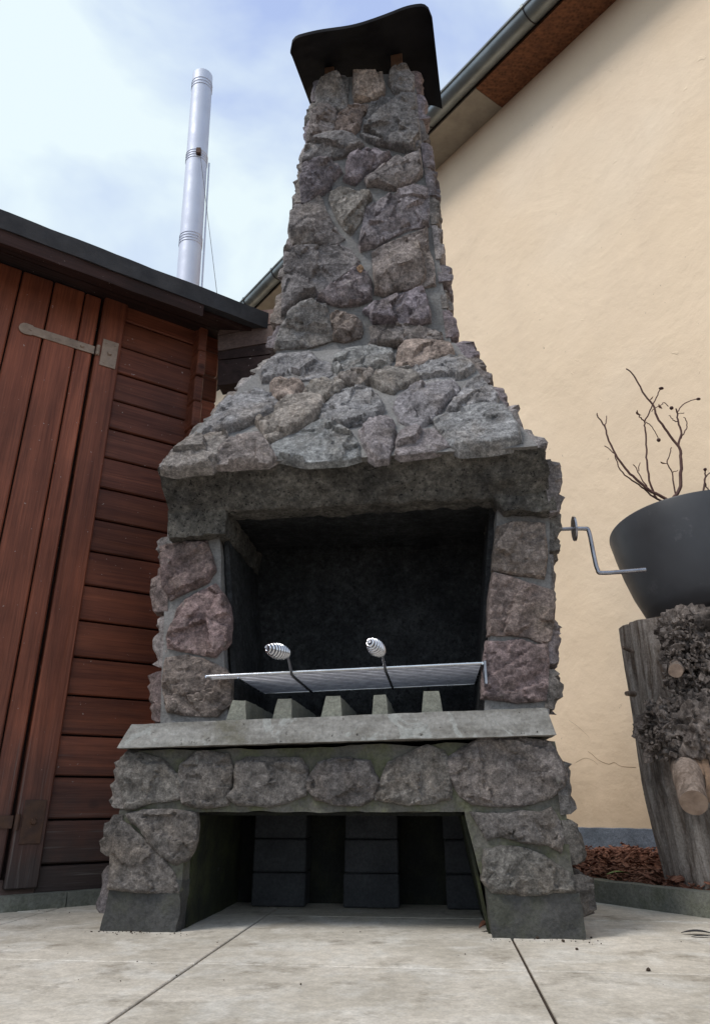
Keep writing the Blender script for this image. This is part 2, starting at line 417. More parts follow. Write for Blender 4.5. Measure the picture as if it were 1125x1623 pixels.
M['bark'] = m_bark('rough_bark', (.24, .20, .18), (.045, .034, .030), (34, 34, 26))
M['stubwood'] = m_bark('grey_brown_branch', (.27, .21, .175), (.13, .095, .075))
M['endgrain'] = m_plain('sawn_end', (.30, .22, .17), (.2, .14, .11), .85, sc=35)
M['peel'] = m_plain('peeling_bark', (.26, .17, .11), (.14, .09, .065), .85, sc=35, bump=.002)

# ------------------------------------------------------------------ fireplace frame
PHI = R(6)
O = npv([-.05, 2.057, 0]); U = npv([math.cos(PHI), -math.sin(PHI), 0]); V = npv([math.sin(PHI), math.cos(PHI), 0]); Z = npv([0, 0, 1])
def B(u, v, z): return O+U*u+V*v+Z*z
# ------------------------------------------------------------------ ground, paving
def sheet(x0, x1, y0, y1, z, n=1):
    V_ = []; F_ = []
    for i in range(n+1):
        for j in range(n+1): V_.append((x0+(x1-x0)*i/n, y0+(y1-y0)*j/n, z))
    for i in range(n):
        for j in range(n): F_.append((i*(n+1)+j, (i+1)*(n+1)+j, (i+1)*(n+1)+j+1, i*(n+1)+j+1))
    return V_, F_
tag(mk('ground', *sheet(-200, 200, -200, 200, -.045), M['earth']), kind='structure')
pv_root = tag(empty('paving', B(0, 0, -.04)), kind='structure')
S = .655; J = .003
pmes, pog = mesh_of('paving_slab', *box((0, 0, 0), U, V, Z, (-S/2+J, -S/2+J, -.04), (S/2-J, S/2-J, 0), bev=.0015), M['pave'], origin=npv([0, 0, 0]))
tag(mk('joint_sand', *hexa([B(-2.6, -3.2, -.03), B(1.9, -3.2, -.03), B(1.9, .55, -.03), B(-2.6, .55, -.03), B(-2.6, -3.2, -.0055), B(1.9, -3.2, -.0055), B(1.9, .55, -.0055), B(-2.6, .55, -.0055)], 9), M['earth'], pv_root))
u0 = -.232; v0 = -.36
for i in range(-5, 6):
    for j in range(-4, 3):
        c = B(u0+S*(i+.5), v0+S*(j+.5), 0)
        # slabs stop at the planting bed on the right
        kn = npv([.80, .60, 0])
        if np.dot(c-ground(1020, 1441), kn) > .30 and c[1] > 1.6: continue
        o = put('paving_slab', pmes, c+npv([0, 0, random.uniform(-.0015, .0)]), pv_root)

# ------------------------------------------------------------------ stones
PAL = {'p': (.262, .215, .238), 'g': (.290, .255, .250), 't': (.320, .270, .242), 'o': (.385, .285, .242), 'r': (.255, .175, .170),
       'd': (.185, .165, .155), 'l': (.320, .305, .310), 'b': (.280, .212, .185), 'k': (.140, .122, .114), 'B': (.175, .155, .145), 'P': (.170, .145, .148), 'N': (.150, .135, .122)}
PAL = {k: tuple(1.04*(.78*x+.22*(sum(v)/3)) for x in v) for k, v in PAL.items()}
def inpoly(x, y, P):
    r = np.zeros(len(x), bool); j = len(P)-1
    for i in range(len(P)):
        xi, yi = P[i]; xj, yj = P[j]
        c = ((yi > y) != (yj > y)) & (x < (xj-xi)*(y-yi)/(yj-yi+1e-12)+xi); r ^= c; j = i
    return r
def stone(poly2, P, ex, ey, n, parent, col, thick=.03, step=.0085, relief=.014, sink=.014, seed=None, grow=.006):
    """poly2: outline in the plane P+a*ex+b*ey; relief along n."""
    seed = random.uniform(0, 50) if seed is None else seed
    A = npv(poly2); c = A.mean(0)
    # resample the outline, roughened
    pts = []
    m = len(A)
    for i in range(m):
        a, b = A[i], A[(i+1) % m]; L = np.linalg.norm(b-a); k = max(1, int(L/step))
        for t in range(k): pts.append(a+(b-a)*t/k)
    Pn = npv(pts)
    dv_ = Pn-c; Pn = Pn+grow*dv_/(np.linalg.norm(dv_, axis=1)[:, None]+1e-6)
    q3 = np.c_[Pn, np.full(len(Pn), seed)]
    Pn = Pn+.0032*np.c_[fbm(q3, 55, 3, .6), fbm(q3+40, 55, 3, .6)]
    x0, y0 = Pn.min(0); x1, y1 = Pn.max(0)
    gx, gy = np.meshgrid(np.arange(x0, x1, step), np.arange(y0, y1, step*.87)); gx[::2] += step/2
    gx = gx.ravel()+RS.uniform(-.25, .25, gx.size)*step; gy = gy.ravel()+RS.uniform(-.25, .25, gy.size)*step
    k = inpoly(gx, gy, Pn); G = np.c_[gx[k], gy[k]]
    if len(G):
        d = np.sqrt(((G[:, None]-Pn[None])**2).sum(2)).min(1); G = G[d > step*.6]; d = d[d > step*.6]
    else: d = np.zeros(0)
    allp = np.r_[Pn, G]; dd = np.r_[np.zeros(len(Pn)), d]
    ne = len(Pn)
    res = delaunay_2d_cdt([Vector(p) for p in allp], [(i, (i+1) % ne) for i in range(ne)], [], 1, 1e-6)
    vs = npv([v[:] for v in res[0]]); tris = [tuple(f) for f in res[2]]
    orig = res[3]
    d2 = npv([dd[o[0]] if len(o) else 0 for o in orig])
    size = max(x1-x0, y1-y0)
    w = min(.012, size*.10)
    e = np.clip(d2/w, 0, 1); e = 1-(1-e)**1.6
    q = np.c_[vs-c, np.full(len(vs), seed)]
    rs = random.Random(int(seed*1000))
    X = vs[:, 0]-c[0]; Y = vs[:, 1]-c[1]; nr_ = np.random.RandomState(int(seed*977))
    # fracture facets: cells that each keep one plane of their own, strata-wise elongated
    ang = nr_.uniform(-.2, .75); ca, sa = math.cos(ang), math.sin(ang)
    def facets(cell, ab, slope, stretch, warp):
        wx = warp*fbm(q+3, .55/cell, 3); wy = warp*fbm(q+8, .55/cell, 3)
        a = ((X+wx)*ca+(Y+wy)*sa)/stretch; b = -(X+wx)*sa+(Y+wy)*ca
        ext = size*.75; k = max(3, int((2*ext/cell)**2/stretch)); k = min(k, 700)
        pa = nr_.uniform(-ext, ext, k)/stretch; pb = nr_.uniform(-ext, ext, k)
        idx = ((a[:, None]-pa)**2+(b[:, None]-pb)**2).argmin(1)
        ga = nr_.uniform(-slope, slope, k); gb = nr_.uniform(-slope*.5, slope*1.5, k); bb_ = nr_.uniform(-1, 1, k)*ab
        return bb_[idx]+ga[idx]*(a-pa[idx])*stretch+gb[idx]*(b-pb[idx])
    f = facets(max(.055, size*.38), relief*.55, .34, 1.7, .010)+facets(max(.024, size*.13), relief*.15, .30, 1.8, .004)
    f = np.clip(f, -relief*1.3, relief*1.5)
    dome = relief*.5*np.clip(d2/(size*.25), 0, 1)
    h = thick*(.70+.30*e)+(.25+.75*e)*(f+dome-relief*.3+relief*.16*fbm(q, 40, 3, .6)+.0022*ridged(q+3, 85, 3))
    h = np.where(d2 <= 0, np.clip(h*.62, thick*.25, None), np.maximum(h, thick*.36))
    W3 = npv(P)+vs[:, :1]*ex+vs[:, 1:2]*ey+h[:, None]*n
    # skirt down into the mortar
    F_ = []
    for t in tris:
        a, b, c_ = vs[t[0]], vs[t[1]], vs[t[2]]
        if (b[0]-a[0])*(c_[1]-a[1])-(b[1]-a[1])*(c_[0]-a[0]) < 0: t = t[::-1]
        F_.append(t)
    # boundary edges
    cnt = {}
    for t in F_:
        for i in range(3):
            a, b = t[i], t[(i+1) % 3]; cnt[(a, b)] = 1
    bd = [(a, b) for (a, b) in cnt if (b, a) not in cnt]
    nb = {}; V_ = list(W3)
    for a, b in bd:
        for x in (a, b):
            if x not in nb:
                nb[x] = len(V_); p = vs[x]+(vs[x]-c)*.02
                V_.append(npv(P)+p[0]*ex+p[1]*ey-sink*n)
    for a, b in bd: F_.append((b, a, nb[a], nb[b]))
    if np.dot(np.cross(ex, ey), n) < 0: F_ = [t[::-1] for t in F_]
    jj = random.uniform(.84, 1.16); jc = tuple(max(.02, x*jj*random.uniform(.975, 1.025)) for x in col)
    return mk('stone', V_, F_, M['rock'], parent, True, jc, sharp=30)
def px_stones(lst, sc, org, P, ex, ey, n, parent, thick=.03, off=.02, **k):
    """outlines read from the photograph, set on the wall plane P/n"""
    for col, pts in lst:
        th = thick*random.uniform(.8, 1.2)
        pl = []
        for x, y in pts:
            q = hit(org[0]+x/sc, org[1]+y/sc, P+n*off, n)-P; pl.append((np.dot(q, ex), np.dot(q, ey)))
        stone(pl, P, ex, ey, n, parent, PAL[col], th, **k)
def fill_stones(q4, rows, parent, cols='pgdtb', thick=.035, gap=.012, wid=.2, seed=0, step=.012, jit=.2):
    """irregular courses over the quad q4 (bl, br, tr, tl seen from outside)"""
    q4 = [npv(x) for x in q4]; rr = random.Random(seed)
    n = np.cross(q4[1]-q4[0], q4[3]-q4[0]); n /= np.linalg.norm(n)
    ex = (q4[1]-q4[0])/np.linalg.norm(q4[1]-q4[0]); ey = np.cross(n, ex); P = q4[0]
    bil = lambda s, t: q4[0]*(1-s)*(1-t)+q4[1]*s*(1-t)+q4[2]*s*t+q4[3]*(1-s)*t
    hgt = np.linalg.norm(q4[3]-q4[0]); cuts = [0]
    for r in range(rows): cuts.append(cuts[-1]+rr.uniform(.7, 1.3))
    cuts = [c/cuts[-1] for c in cuts]
    for r in range(rows):
        t0, t1 = cuts[r], cuts[r+1]; W_ = np.linalg.norm(bil(1, t0)-bil(0, t0)); m = max(1, int(round(W_/(wid*rr.uniform(.7, 1.3)))))
        cs = [0]+sorted((i+rr.uniform(-.22, .22))/m for i in range(1, m))+[1]
        for i in range(m):
            s0, s1 = cs[i], cs[i+1]; gs = gap/W_; gt = gap/hgt
            j = lambda a: rr.uniform(-jit, jit)*a
            ds, dt = (s1-s0), (t1-t0)
            pts = [(s0+gs, t0+gt), ((s0+s1)/2+j(ds), t0+gt+abs(j(dt))*.3), (s1-gs, t0+gt), (s1-gs+j(ds)*.2, (t0+t1)/2+j(dt)), (s1-gs, t1-gt),
                   ((s0+s1)/2+j(ds), t1-gt-abs(j(dt))*.5), (s0+gs, t1-gt), (s0+gs+j(ds)*.2, (t0+t1)/2+j(dt))]
            k = rr.randrange(4)*2; a = .28*rr.random()      # knock one corner off
            px, pt = pts[k]; cx, ct = (s0+s1)/2, (t0+t1)/2; pts[k] = (px+(cx-px)*a, pt+(ct-pt)*a)
            pl = []
            for s, t in pts:
                q = bil(min(max(s, -.02), 1.02), t)-P; pl.append((np.dot(q, ex), np.dot(q, ey)))
            stone(pl, P, ex, ey, n, parent, PAL[rr.choice(cols)], thick*rr.uniform(.75, 1.3), step=step, relief=.0075, grow=.009)

bbq = tag(empty('stone_barbecue', O), 'tall rustic stone barbecue fireplace with tapered chimney and sooty firebox', 'barbecue')
VD = .64        # depth of the masonry
def part(name, solids, mat, parent, smooth=False):
    v, f = join(solids); return mk(name, v, f, mat, parent, smooth)
# base
base = part('base', [
    hexa([B(-.585, 0, .09), B(-.389, 0, .09), B(-.389, VD, .09), B(-.585, VD, .09), B(-.575, 0, .273), B(-.385, 0, .273), B(-.385, VD, .273), B(-.575, VD, .273)], .02, .008, 12),
    hexa([B(.370, 0, .09), B(.585, 0, .09), B(.585, VD, .09), B(.370, VD, .09), B(.328, 0, .275), B(.575, 0, .275), B(.575, VD, .275), B(.328, VD, .275)], .02, .008, 12),
    hexa([B(-.575, .001, .268), B(.575, .001, .270), B(.575, VD, .270), B(-.575, VD, .268), B(-.570, .0, .418), B(.568, .0, .436), B(.568, VD, .436), B(-.570, VD, .418)], .02, .008, 12)],
    M['mortar_low'], bbq, True)
for nm, (a, b, c, d) in (('footing', (-.588, -.392, -.578, -.386)), ('footing', (.380, .592, .366, .590))):
    part(nm, [hexa([B(a, -.006, -.01), B(b, -.006, -.01), B(b, VD, -.01), B(a, VD, -.01), B(c, -.004, .112), B(d+.0, -.004, .112), B(d, VD, .112), B(c, VD, .112)], .013, .009, 22, seed=a)], M['footing'], bbq, True)
part('base_back_wall', [box(O, U, V, Z, (-.40, VD-.07, -.01), (.39, VD-.0, .30), .05, .004)], M['base_shade'], bbq)
for a0, a1, b0, b1 in ((-.391, -.385, -.385, -.379), (.372, .379, .322, .330)):  # added panels on the inner leg faces, painted dark as shade
    part('base_shade_panel', [hexa([B(a0, .05, .0), B(a1, .05, .0), B(a1, VD-.06, .0), B(a0, VD-.06, .0), B(b0, .05, .262), B(b1, .05, .262), B(b1, VD-.06, .262), B(b0, VD-.06, .262)], .03, .003)], M['moss_shade'], base)
part('base_shade_panel', [box(O, U, V, Z, (-.385, .07, .259), (.33, VD-.06, .268), .04, .002)], M['base_shade'], base)  # added panel overhead, the shade of the recess in its colour
BC = (1.40625, (150, 1100)); nF = -V
base_st = [
 ('B', [(62,150),(78,133),(112,142),(150,158),(168,178),(190,190),(188,225),(172,232),(120,232),(98,245),(74,250),(66,215),(58,185)]),
 ('N', [(195,165),(230,134),(290,142),(300,170),(292,210),(290,240),(245,244),(200,238),(192,200)]),
 ('B', [(318,205),(320,155),(345,148),(400,152),(450,148),(464,172),(460,222),(430,232),(385,240),(320,240),(300,225)]),
 ('P', [(480,192),(506,158),(545,152),(604,155),(612,178),(626,198),(614,226),(585,240),(540,236),(500,230),(482,212)]),
 ('B', [(642,198),(662,155),(700,142),(735,122),(768,132),(782,160),(786,228),(752,233),(700,236),(632,232)]),
 ('B', [(790,148),(822,128),(868,106),(940,104),(1006,112),(1030,148),(1042,178),(1036,205),(1008,226),(965,236),(905,240),(850,240),(822,222),(800,190)]),
 ('B', [(76,272),(110,266),(215,270),(216,300),(208,345),(196,362),(175,372),(150,355),(128,330),(108,305),(88,292)]),
 ('B', [(64,292),(88,312),(112,340),(140,365),(162,392),(176,420),(178,438),(120,432),(36,428),(42,370),(50,310)]),
 ('B', [(846,266),(930,274),(985,270),(1008,258),(1026,285),(1034,320),(1030,350),(1000,332),(950,318),(905,316),(884,322),(866,296)]),
 ('B', [(878,352),(915,346),(950,352),(990,366),(1020,385),(1050,400),(1066,440),(1020,436),(960,438),(892,438),(872,414)]),
]
px_stones(base_st, *BC, B(0, 0, 0), U, Z, nF, base, thick=.016, off=.012, relief=.0042, step=.0062, grow=.013)
fill_stones([B(.585, -.005, .03), B(.585, VD, .03), B(.575, VD, .42), B(.575, -.005, .40)], 3, base, 'NkB', .030, seed=11, wid=.22)
fill_stones([B(-.585, VD, .03), B(-.585, -.005, .03), B(-.575, -.005, .41), B(-.575, VD, .39)], 3, base, 'NBP', .030, seed=4, wid=.22)
# slab
sl_v, sl_f = hexa([B(-.586, -.045, .424), B(.570, -.045, .449), B(.560, VD, .449), B(-.570, VD, .424), B(-.560, -.028, .486), B(.553, -.028, .517), B(.548, VD, .517), B(-.556, VD, .486)], .010, .0022, 24)
slab = mk('table_slab', sl_v, sl_f, M['slab'], bbq, True)
# pillars
PF = .10
pl_l = part('pillar', [hexa([B(-.525, PF, .475), B(-.322, PF, .475), B(-.322, VD, .475), B(-.525, VD, .475), B(-.572, PF, 1.10), B(-.402, PF, 1.10), B(-.402, VD, 1.10), B(-.572, VD, 1.10)], .02, .007, 12)], M['mortar'], bbq, True)
pl_r = part('pillar', [hexa([B(.400, PF, .50), B(.578, PF, .50), B(.578, VD, .50), B(.400, VD, .50), B(.486, PF, 1.15), B(.645, PF, 1.15), B(.645, VD, 1.15), B(.486, VD, 1.15)], .02, .008, 12)], M['mortar'], bbq, True)
PC = (1.607, (220, 800))
px_stones([('r', [(58,108),(100,102),(165,98),(174,130),(184,165),(168,190),(120,210),(82,232),(64,200)]),
           ('r', [(103,268),(125,245),(162,224),(192,208),(204,232),(218,255),(222,300),(220,340),(190,378),(150,370),(80,358),(78,330),(92,300)]),
           ('b', [(72,395),(120,390),(160,402),(205,420),(222,440),(222,500),(190,530),(130,525),(78,520),(66,460)])],
          *PC, B(0, PF, 0), U, Z, nF, pl_l, thick=.020, off=.016, relief=.009, step=.0065, grow=.013)
px_stones([('b', [(918,60),(960,48),(1028,52),(1030,120),(1027,180),(985,172),(940,166),(906,158)]),
           ('b', [(905,178),(945,188),(985,204),(1048,222),(1050,260),(1042,330),(1028,345),(985,325),(940,322),(896,326),(898,240)]),
           ('r', [(892,352),(930,356),(970,350),(1000,362),(1034,358),(1034,430),(1030,488),(960,492),(878,484),(884,420)])],
          *PC, B(0, PF, 0), U, Z, nF, pl_r, thick=.016, off=.014, relief=.007, step=.0065, grow=.012)
fill_stones([B(.580, PF, .52), B(.580, VD, .52), B(.650, VD, 1.13), B(.650, PF, 1.13)], 4, pl_r, 'dgkp', .028, seed=21, wid=.2)
fill_stones([B(-.525, VD, .49), B(-.525, PF, .49), B(-.575, PF, 1.08), B(-.575, VD, 1.08)], 4, pl_l, 'dgr', .032, seed=23, wid=.2)
# firebox lining
part('firebox_back', [box(O, U, V, Z, (-.50, VD-.10, .50), (.52, VD-.02, 1.20), .04, .005)], M['soot'], bbq, True)
part('firebox_lining', [hexa([B(-.320, PF+.03, .50), B(-.305, PF+.03, .50), B(-.305, VD-.05, .50), B(-.320, VD-.05, .50), B(-.400, PF+.03, 1.16), B(-.385, PF+.03, 1.16), B(-.385, VD-.05, 1.16), B(-.400, VD-.05, 1.16)], .03, .004)], M['soot'], bbq, True)
part('firebox_lining', [hexa([B(.385, PF+.05, .51), B(.402, PF+.05, .51), B(.402, VD-.05, .51), B(.385, VD-.05, .51), B(.468, PF+.05, 1.16), B(.490, PF+.05, 1.16), B(.490, VD-.05, 1.16), B(.468, VD-.05, 1.16)], .03, .004)], M['soot'], bbq, True)
part('firebox_ceiling', [hexa([B(-.50, .08, 1.150), B(.52, .08, 1.165), B(.52, VD-.08, 1.178), B(-.50, VD-.08, 1.172), B(-.50, .08, 1.22), B(.52, .08, 1.22), B(.52, VD-.08, 1.24), B(-.50, VD-.08, 1.24)], .03, .004)], M['soot'], bbq, True)
part('damper_rail', [box(B(0, 0, 0), U, V, Z, (-.30, VD-.118, 1.138), (.47, VD-.104, 1.152))], M['soot'], bbq)
# lintel band, undercut below the hood
lintel = part('lintel', [
    hexa([B(-.545, .045, 1.128), B(.640, .045, 1.142), B(.640, .13, 1.142), B(-.545, .13, 1.128), B(-.556, -.070, 1.236), B(.622, -.070, 1.246), B(.622, .20, 1.246), B(-.556, .20, 1.236)], .010, .013, 26),
    hexa([B(-.548, .052, 1.050), B(-.366, .052, 1.060), B(-.366, VD, 1.06), B(-.548, VD, 1.05), B(-.552, .040, 1.140), B(-.362, .040, 1.140), B(-.362, VD, 1.14), B(-.552, VD, 1.14)], .010, .013, 26),
    hexa([B(.500, .052, 1.100), B(.655, .052, 1.092), B(.655, VD, 1.092), B(.500, VD, 1.10), B(.470, .040, 1.150), B(.650, .040, 1.150), B(.650, VD, 1.15), B(.470, VD, 1.15)], .010, .013, 26)],
    M['pitted'], bbq, True)
fill_stones([B(.650, .06, 1.09), B(.655, VD, 1.09), B(.640, VD, 1.25), B(.632, .0, 1.25)], 1, lintel, 'dgk', .035, seed=51, wid=.2)
# hood
LIPV, CV = -.085, .33
hl, hr, tl, tr = -.548, .600, -.297, .400
ZL, ZR, ZT = 1.232, 1.242, 1.905
bl_, br_, trr, tll = B(hl, LIPV, ZL), B(hr, LIPV, ZR), B(tr, CV, ZT), B(tl, CV, ZT)
hoodp = part('hood', [
    hexa([bl_, br_, B(hr, .10, ZR), B(hl, .10, ZL), tll, trr, B(tr, CV+.15, ZT), B(tl, CV+.15, ZT)], .02, .008, 12),
    hexa([B(hl, LIPV+.02, ZL+.004), B(hl+.14, LIPV+.02, ZL+.004), B(hl+.14, VD+.06, ZL+.004), B(hl, VD+.06, ZL+.004), B(tl, CV+.02, ZT-.004), B(tl+.1, CV+.02, ZT-.004), B(tl+.1, VD+.06, ZT-.004), B(tl, VD+.06, ZT-.004)], .025, .008, 12),
    hexa([B(hr-.14, LIPV+.02, ZR+.004), B(hr, LIPV+.02, ZR+.004), B(hr+.03, VD+.06, ZR+.004), B(hr-.14, VD+.06, ZR+.004), B(tr-.1, CV+.02, ZT-.004), B(tr, CV+.02, ZT-.004), B(tr, VD+.06, ZT-.004), B(tr-.1, VD+.06, ZT-.004)], .025, .008, 12),
    hexa([B(hl+.1, VD-.02, .50), B(hr-.1, VD-.02, .50), B(hr-.1, VD+.055, .50), B(hl+.1, VD+.055, .50), B(tl+.03, VD-.02, ZT-.01), B(tr-.03, VD-.02, ZT-.01), B(tr-.03, VD+.055, ZT-.01), B(tl+.03, VD+.055, ZT-.01)], .05, .005)],
    M['mortar'], bbq, True)
hn = np.cross(br_-bl_, tll-bl_); hn /= np.linalg.norm(hn)
if np.dot(hn, V) > 0: hn = -hn
hex_ = U; hey = np.cross(hex_, hn); hey = hey if hey[2] > 0 else -hey
HC = (1.607, (220, 530))
hood_st = [
 ('l', [(310,88),(328,68),(360,58),(440,52),(458,66),(488,70),(489,96),(470,108),(440,106),(400,112),(350,110),(316,116)]),
 ('l', [(492,62),(520,48),(600,34),(642,32),(645,58),(632,76),(600,84),(560,88),(510,96),(494,84)]),
 ('o', [(660,44),(676,26),(700,22),(755,24),(792,30),(800,44),(760,54),(720,66),(680,77),(655,74)]),
 ('l', [(700,82),(740,64),(790,54),(828,54),(845,70),(852,84),(828,100),(790,108),(755,121),(730,120),(710,100)]),
 ('t', [(498,106),(530,98),(600,94),(596,106),(578,122),(545,123),(520,120)]),
 ('t', [(585,116),(605,96),(630,84),(688,80),(702,98),(712,112),(690,124),(660,130),(650,145),(622,138)]),
 ('o', [(335,127),(360,118),(414,121),(418,135),(400,146),(390,157),(352,158),(340,148)]),
 ('t', [(420,142),(440,122),(480,115),(522,126),(505,145),(476,163),(448,158)]),
 ('l', [(162,246),(182,215),(205,188),(240,155),(268,142),(300,136),(342,152),(352,172),(338,195),(318,207),(270,228),(230,238)]),
 ('l', [(462,205),(470,180),(500,148),(530,134),(575,128),(598,148),(614,166),(622,186),(605,200),(580,214),(520,230),(475,216)]),
 ('l', [(650,180),(662,152),(690,136),(740,122),(798,118),(814,132),(798,158),(770,180),(755,205),(730,222),(698,233),(665,215)]),
 ('l', [(782,188),(805,158),(830,128),(868,112),(892,130),(912,158),(905,176),(868,180),(830,184),(800,192)]),
 ('l', [(752,215),(775,202),(820,194),(872,184),(925,188),(948,212),(965,240),(972,268),(940,276),(890,284),(820,290),(800,280),(778,256)]),
 ('t', [(300,222),(325,200),(352,180),(380,166),(430,160),(470,166),(466,190),(440,212),(420,225),(395,240),(350,262),(330,266),(318,248)]),
 ('l', [(342,272),(372,256),(400,246),(440,228),(470,221),(512,236),(540,252),(556,276),(558,302),(520,312),(470,316),(420,318),(372,308),(346,300)]),
 ('g', [(560,240),(590,222),(620,210),(648,226),(652,252),(640,285),(634,306),(600,312),(584,300),(572,272)]),
 ('g', [(655,292),(660,262),(672,250),(705,240),(748,243),(772,262),(786,278),(750,288),(700,296),(668,300)]),
 ('t', [(198,326),(212,285),(232,262),(262,254),(300,247),(318,268),(336,292),(345,308),(320,320),(280,322),(235,325)]),
 ('t', [(58,338),(82,310),(112,285),(150,262),(180,250),(222,246),(222,268),(208,292),(200,318),(182,335),(140,336),(98,345)]),
]
px_stones(hood_st, *HC, B(0, 0, 0)+(bl_-B(0, 0, 0)), hex_, hey, hn, hoodp, thick=.024, off=.014, relief=.0088, step=.0062, grow=.007)
fill_stones([B(hr, LIPV+.04, ZR+.01), B(hr+.03, VD+.06, ZR+.01), B(tr+.01, VD+.06, ZT), B(tr+.01, CV, ZT)], 5, hoodp, 'dgkp', .04, seed=31, wid=.2)
fill_stones([B(hl, VD+.06, ZL+.01), B(hl, LIPV+.04, ZL+.01), B(tl-.01, CV, ZT), B(tl-.01, VD+.06, ZT)], 5, hoodp, 'lgt', .03, seed=33, wid=.2)
# chimney
cl, crr, ctl, ctr, CT, CD = -.300, .388, -.168, .296, 3.44, .34
chim = part('chimney', [hexa([B(cl, CV, 1.88), B(crr, CV, 1.88), B(crr, CV+CD, 1.88), B(cl, CV+CD, 1.88), B(ctl, CV, CT), B(ctr, CV, CT), B(ctr, CV+CD, CT), B(ctl, CV+CD, CT)], .02, .007, 12)], M['mortar'], bbq, True)
CC = (2.8125, (400, 0))
chim_st = [
 ('g', [(282,400),(300,372),(335,342),(372,328),(408,330),(423,350),(420,400),(416,478),(385,490),(340,472),(284,480)]),
 ('o', [(450,335),(480,320),(520,313),(572,316),(578,350),(585,385),(582,415),(545,428),(500,438),(455,450),(448,400)]),
 ('g', [(612,318),(640,298),(668,296),(694,306),(714,330),(716,400),(690,408),(650,416),(628,402),(608,362)]),
 ('t', [(262,500),(300,486),(345,478),(372,492),(366,545),(356,598),(300,612),(240,628),(244,580),(258,540)]),
 ('o', [(375,512),(402,490),(430,475),(455,466),(512,458),(505,490),(482,508),(474,560),(444,588),(400,584),(366,580),(372,545)]),
 ('g', [(526,456),(570,444),(622,436),(680,422),(726,422),(732,500),(738,560),(745,610),(742,650),(715,668),(660,658),(600,640),(550,634),(505,612),(482,592),(490,560),(510,510)]),
 ('g', [(222,702),(236,655),(270,632),(340,610),(400,602),(440,602),(482,626),(494,652),(488,664),(430,680),(360,694),(290,702),(224,720)]),
 ('p', [(418,745),(432,702),(465,680),(505,668),(555,664),(590,678),(612,696),(600,712),(548,736),(505,756),(482,785),(460,808),(430,800),(405,788),(424,765)]),
 ('p', [(222,742),(265,732),(330,728),(378,734),(392,762),(372,782),(350,800),(342,828),(310,853),(275,872),(245,888),(218,895),(216,820)]),
 ('g', [(500,792),(545,762),(600,734),(650,708),(700,688),(742,672),(748,720),(750,775),(720,798),(680,812),(642,836),(600,832),(560,818),(515,820)]),
 ('t', [(342,852),(380,840),(424,838),(446,852),(490,858),(525,862),(522,882),(498,900),(496,932),(480,968),(458,1002),(438,1032),(412,1012),(382,970),(362,925),(345,888)]),
 ('p', [(505,925),(555,905),(600,880),(640,862),(690,838),(735,824),(775,822),(782,880),(778,995),(740,1004),(695,1010),(650,1030),(615,1046),(560,1080),(482,1105),(474,1085),(488,1020),(500,960)]),
 ('g', [(168,930),(205,912),(245,892),(300,866),(312,890),(322,932),(338,965),(355,995),(380,1028),(404,1050),(375,1072),(320,1082),(260,1088),(178,1086),(164,1030)]),
 ('t', [(535,1115),(590,1085),(650,1062),(710,1038),(776,1012),(778,1060),(782,1105),(800,1165),(808,1215),(808,1258),(755,1268),(690,1276),(630,1286),(582,1305),(545,1296),(545,1240),(540,1175)]),
 ('g', [(140,1112),(190,1100),(250,1095),(320,1094),(385,1088),(430,1106),(468,1152),(440,1182),(400,1212),(350,1246),(285,1300),(225,1330),(170,1370),(128,1402),(134,1300),(142,1200)]),
 ('p', [(440,1192),(472,1180),(500,1212),(524,1250),(524,1325),(490,1342),(440,1350),(390,1352),(340,1342),(290,1326),(345,1285),(400,1245)]),
 ('g', [(98,1545),(112,1490),(138,1430),(172,1396),(215,1366),(275,1346),(325,1352),(335,1400),(345,1450),(352,1505),(310,1520),(260,1532),(200,1540)]),
 ('b', [(345,1398),(400,1386),(452,1405),(478,1432),(484,1470),(478,1492),(410,1512),(362,1508)]),
 ('p', [(492,1382),(540,1352),(600,1325),(680,1302),(755,1290),(772,1330),(786,1385),(788,1425),(740,1440),(680,1438),(600,1438),(540,1432),(520,1400)]),
 ('t', [(525,1452),(570,1444),(650,1444),(730,1448),(800,1464),(838,1490),(842,1530),(780,1536),(700,1540),(600,1545),(520,1538),(535,1495)]),
]
px_stones(chim_st, *CC, B(0, CV, 0), U, Z, nF, chim, thick=.032, off=.02, relief=.020, step=.0065, grow=.007)
fill_stones([B(crr-.005, CV-.01, 1.92), B(crr-.005, CV+CD, 1.92), B(ctr-.0, CV+CD, CT), B(ctr-.0, CV-.01, CT)], 10, chim, 'pgdr', .030, seed=41, wid=.17, step=.011)
fill_stones([B(cl+.005, CV+CD, 1.92), B(cl+.005, CV-.01, 1.92), B(ctl, CV-.01, CT), B(ctl, CV+CD, CT)], 10, chim, 'pgt', .03, seed=43, wid=.18, step=.013)
# cowl
nu, nv = 40, 14
CV0, CV1 = .10, .67
def cz(px, py, v): q = hit(px, py, B(0, v, 0), V)-O; return np.dot(q, U), q[2]
near_px = [(456, 62), (500, 50), (560, 42), (605, 27), (652, 8), (684, 8)]
nuz = [cz(x, y, CV0) for x, y in near_px]; fuz = [cz(x, y, CV1) for x, y in ((492, 166), (560, 160), (640, 160), (700, 170))]
nu_u = [a for a, b in nuz]; fu_u = [a for a, b in fuz]
def cowl_z(s, t):
    near = np.interp(s, np.linspace(0, 1, 41), np.convolve(np.pad(np.interp(np.linspace(nu_u[0], nu_u[-1], 41), nu_u, [b for a, b in nuz]), 3, 'edge'), np.ones(7)/7, 'valid'))
    far = np.interp(fu_u[0]+(fu_u[-1]-fu_u[0])*s, fu_u, [b for a, b in fuz])
    return near*(1-t)+far*t
Vc = []; Fc = []
top = []
ul0, ur0, ul1, ur1 = nu_u[0], nu_u[-1], fu_u[0], fu_u[-1]
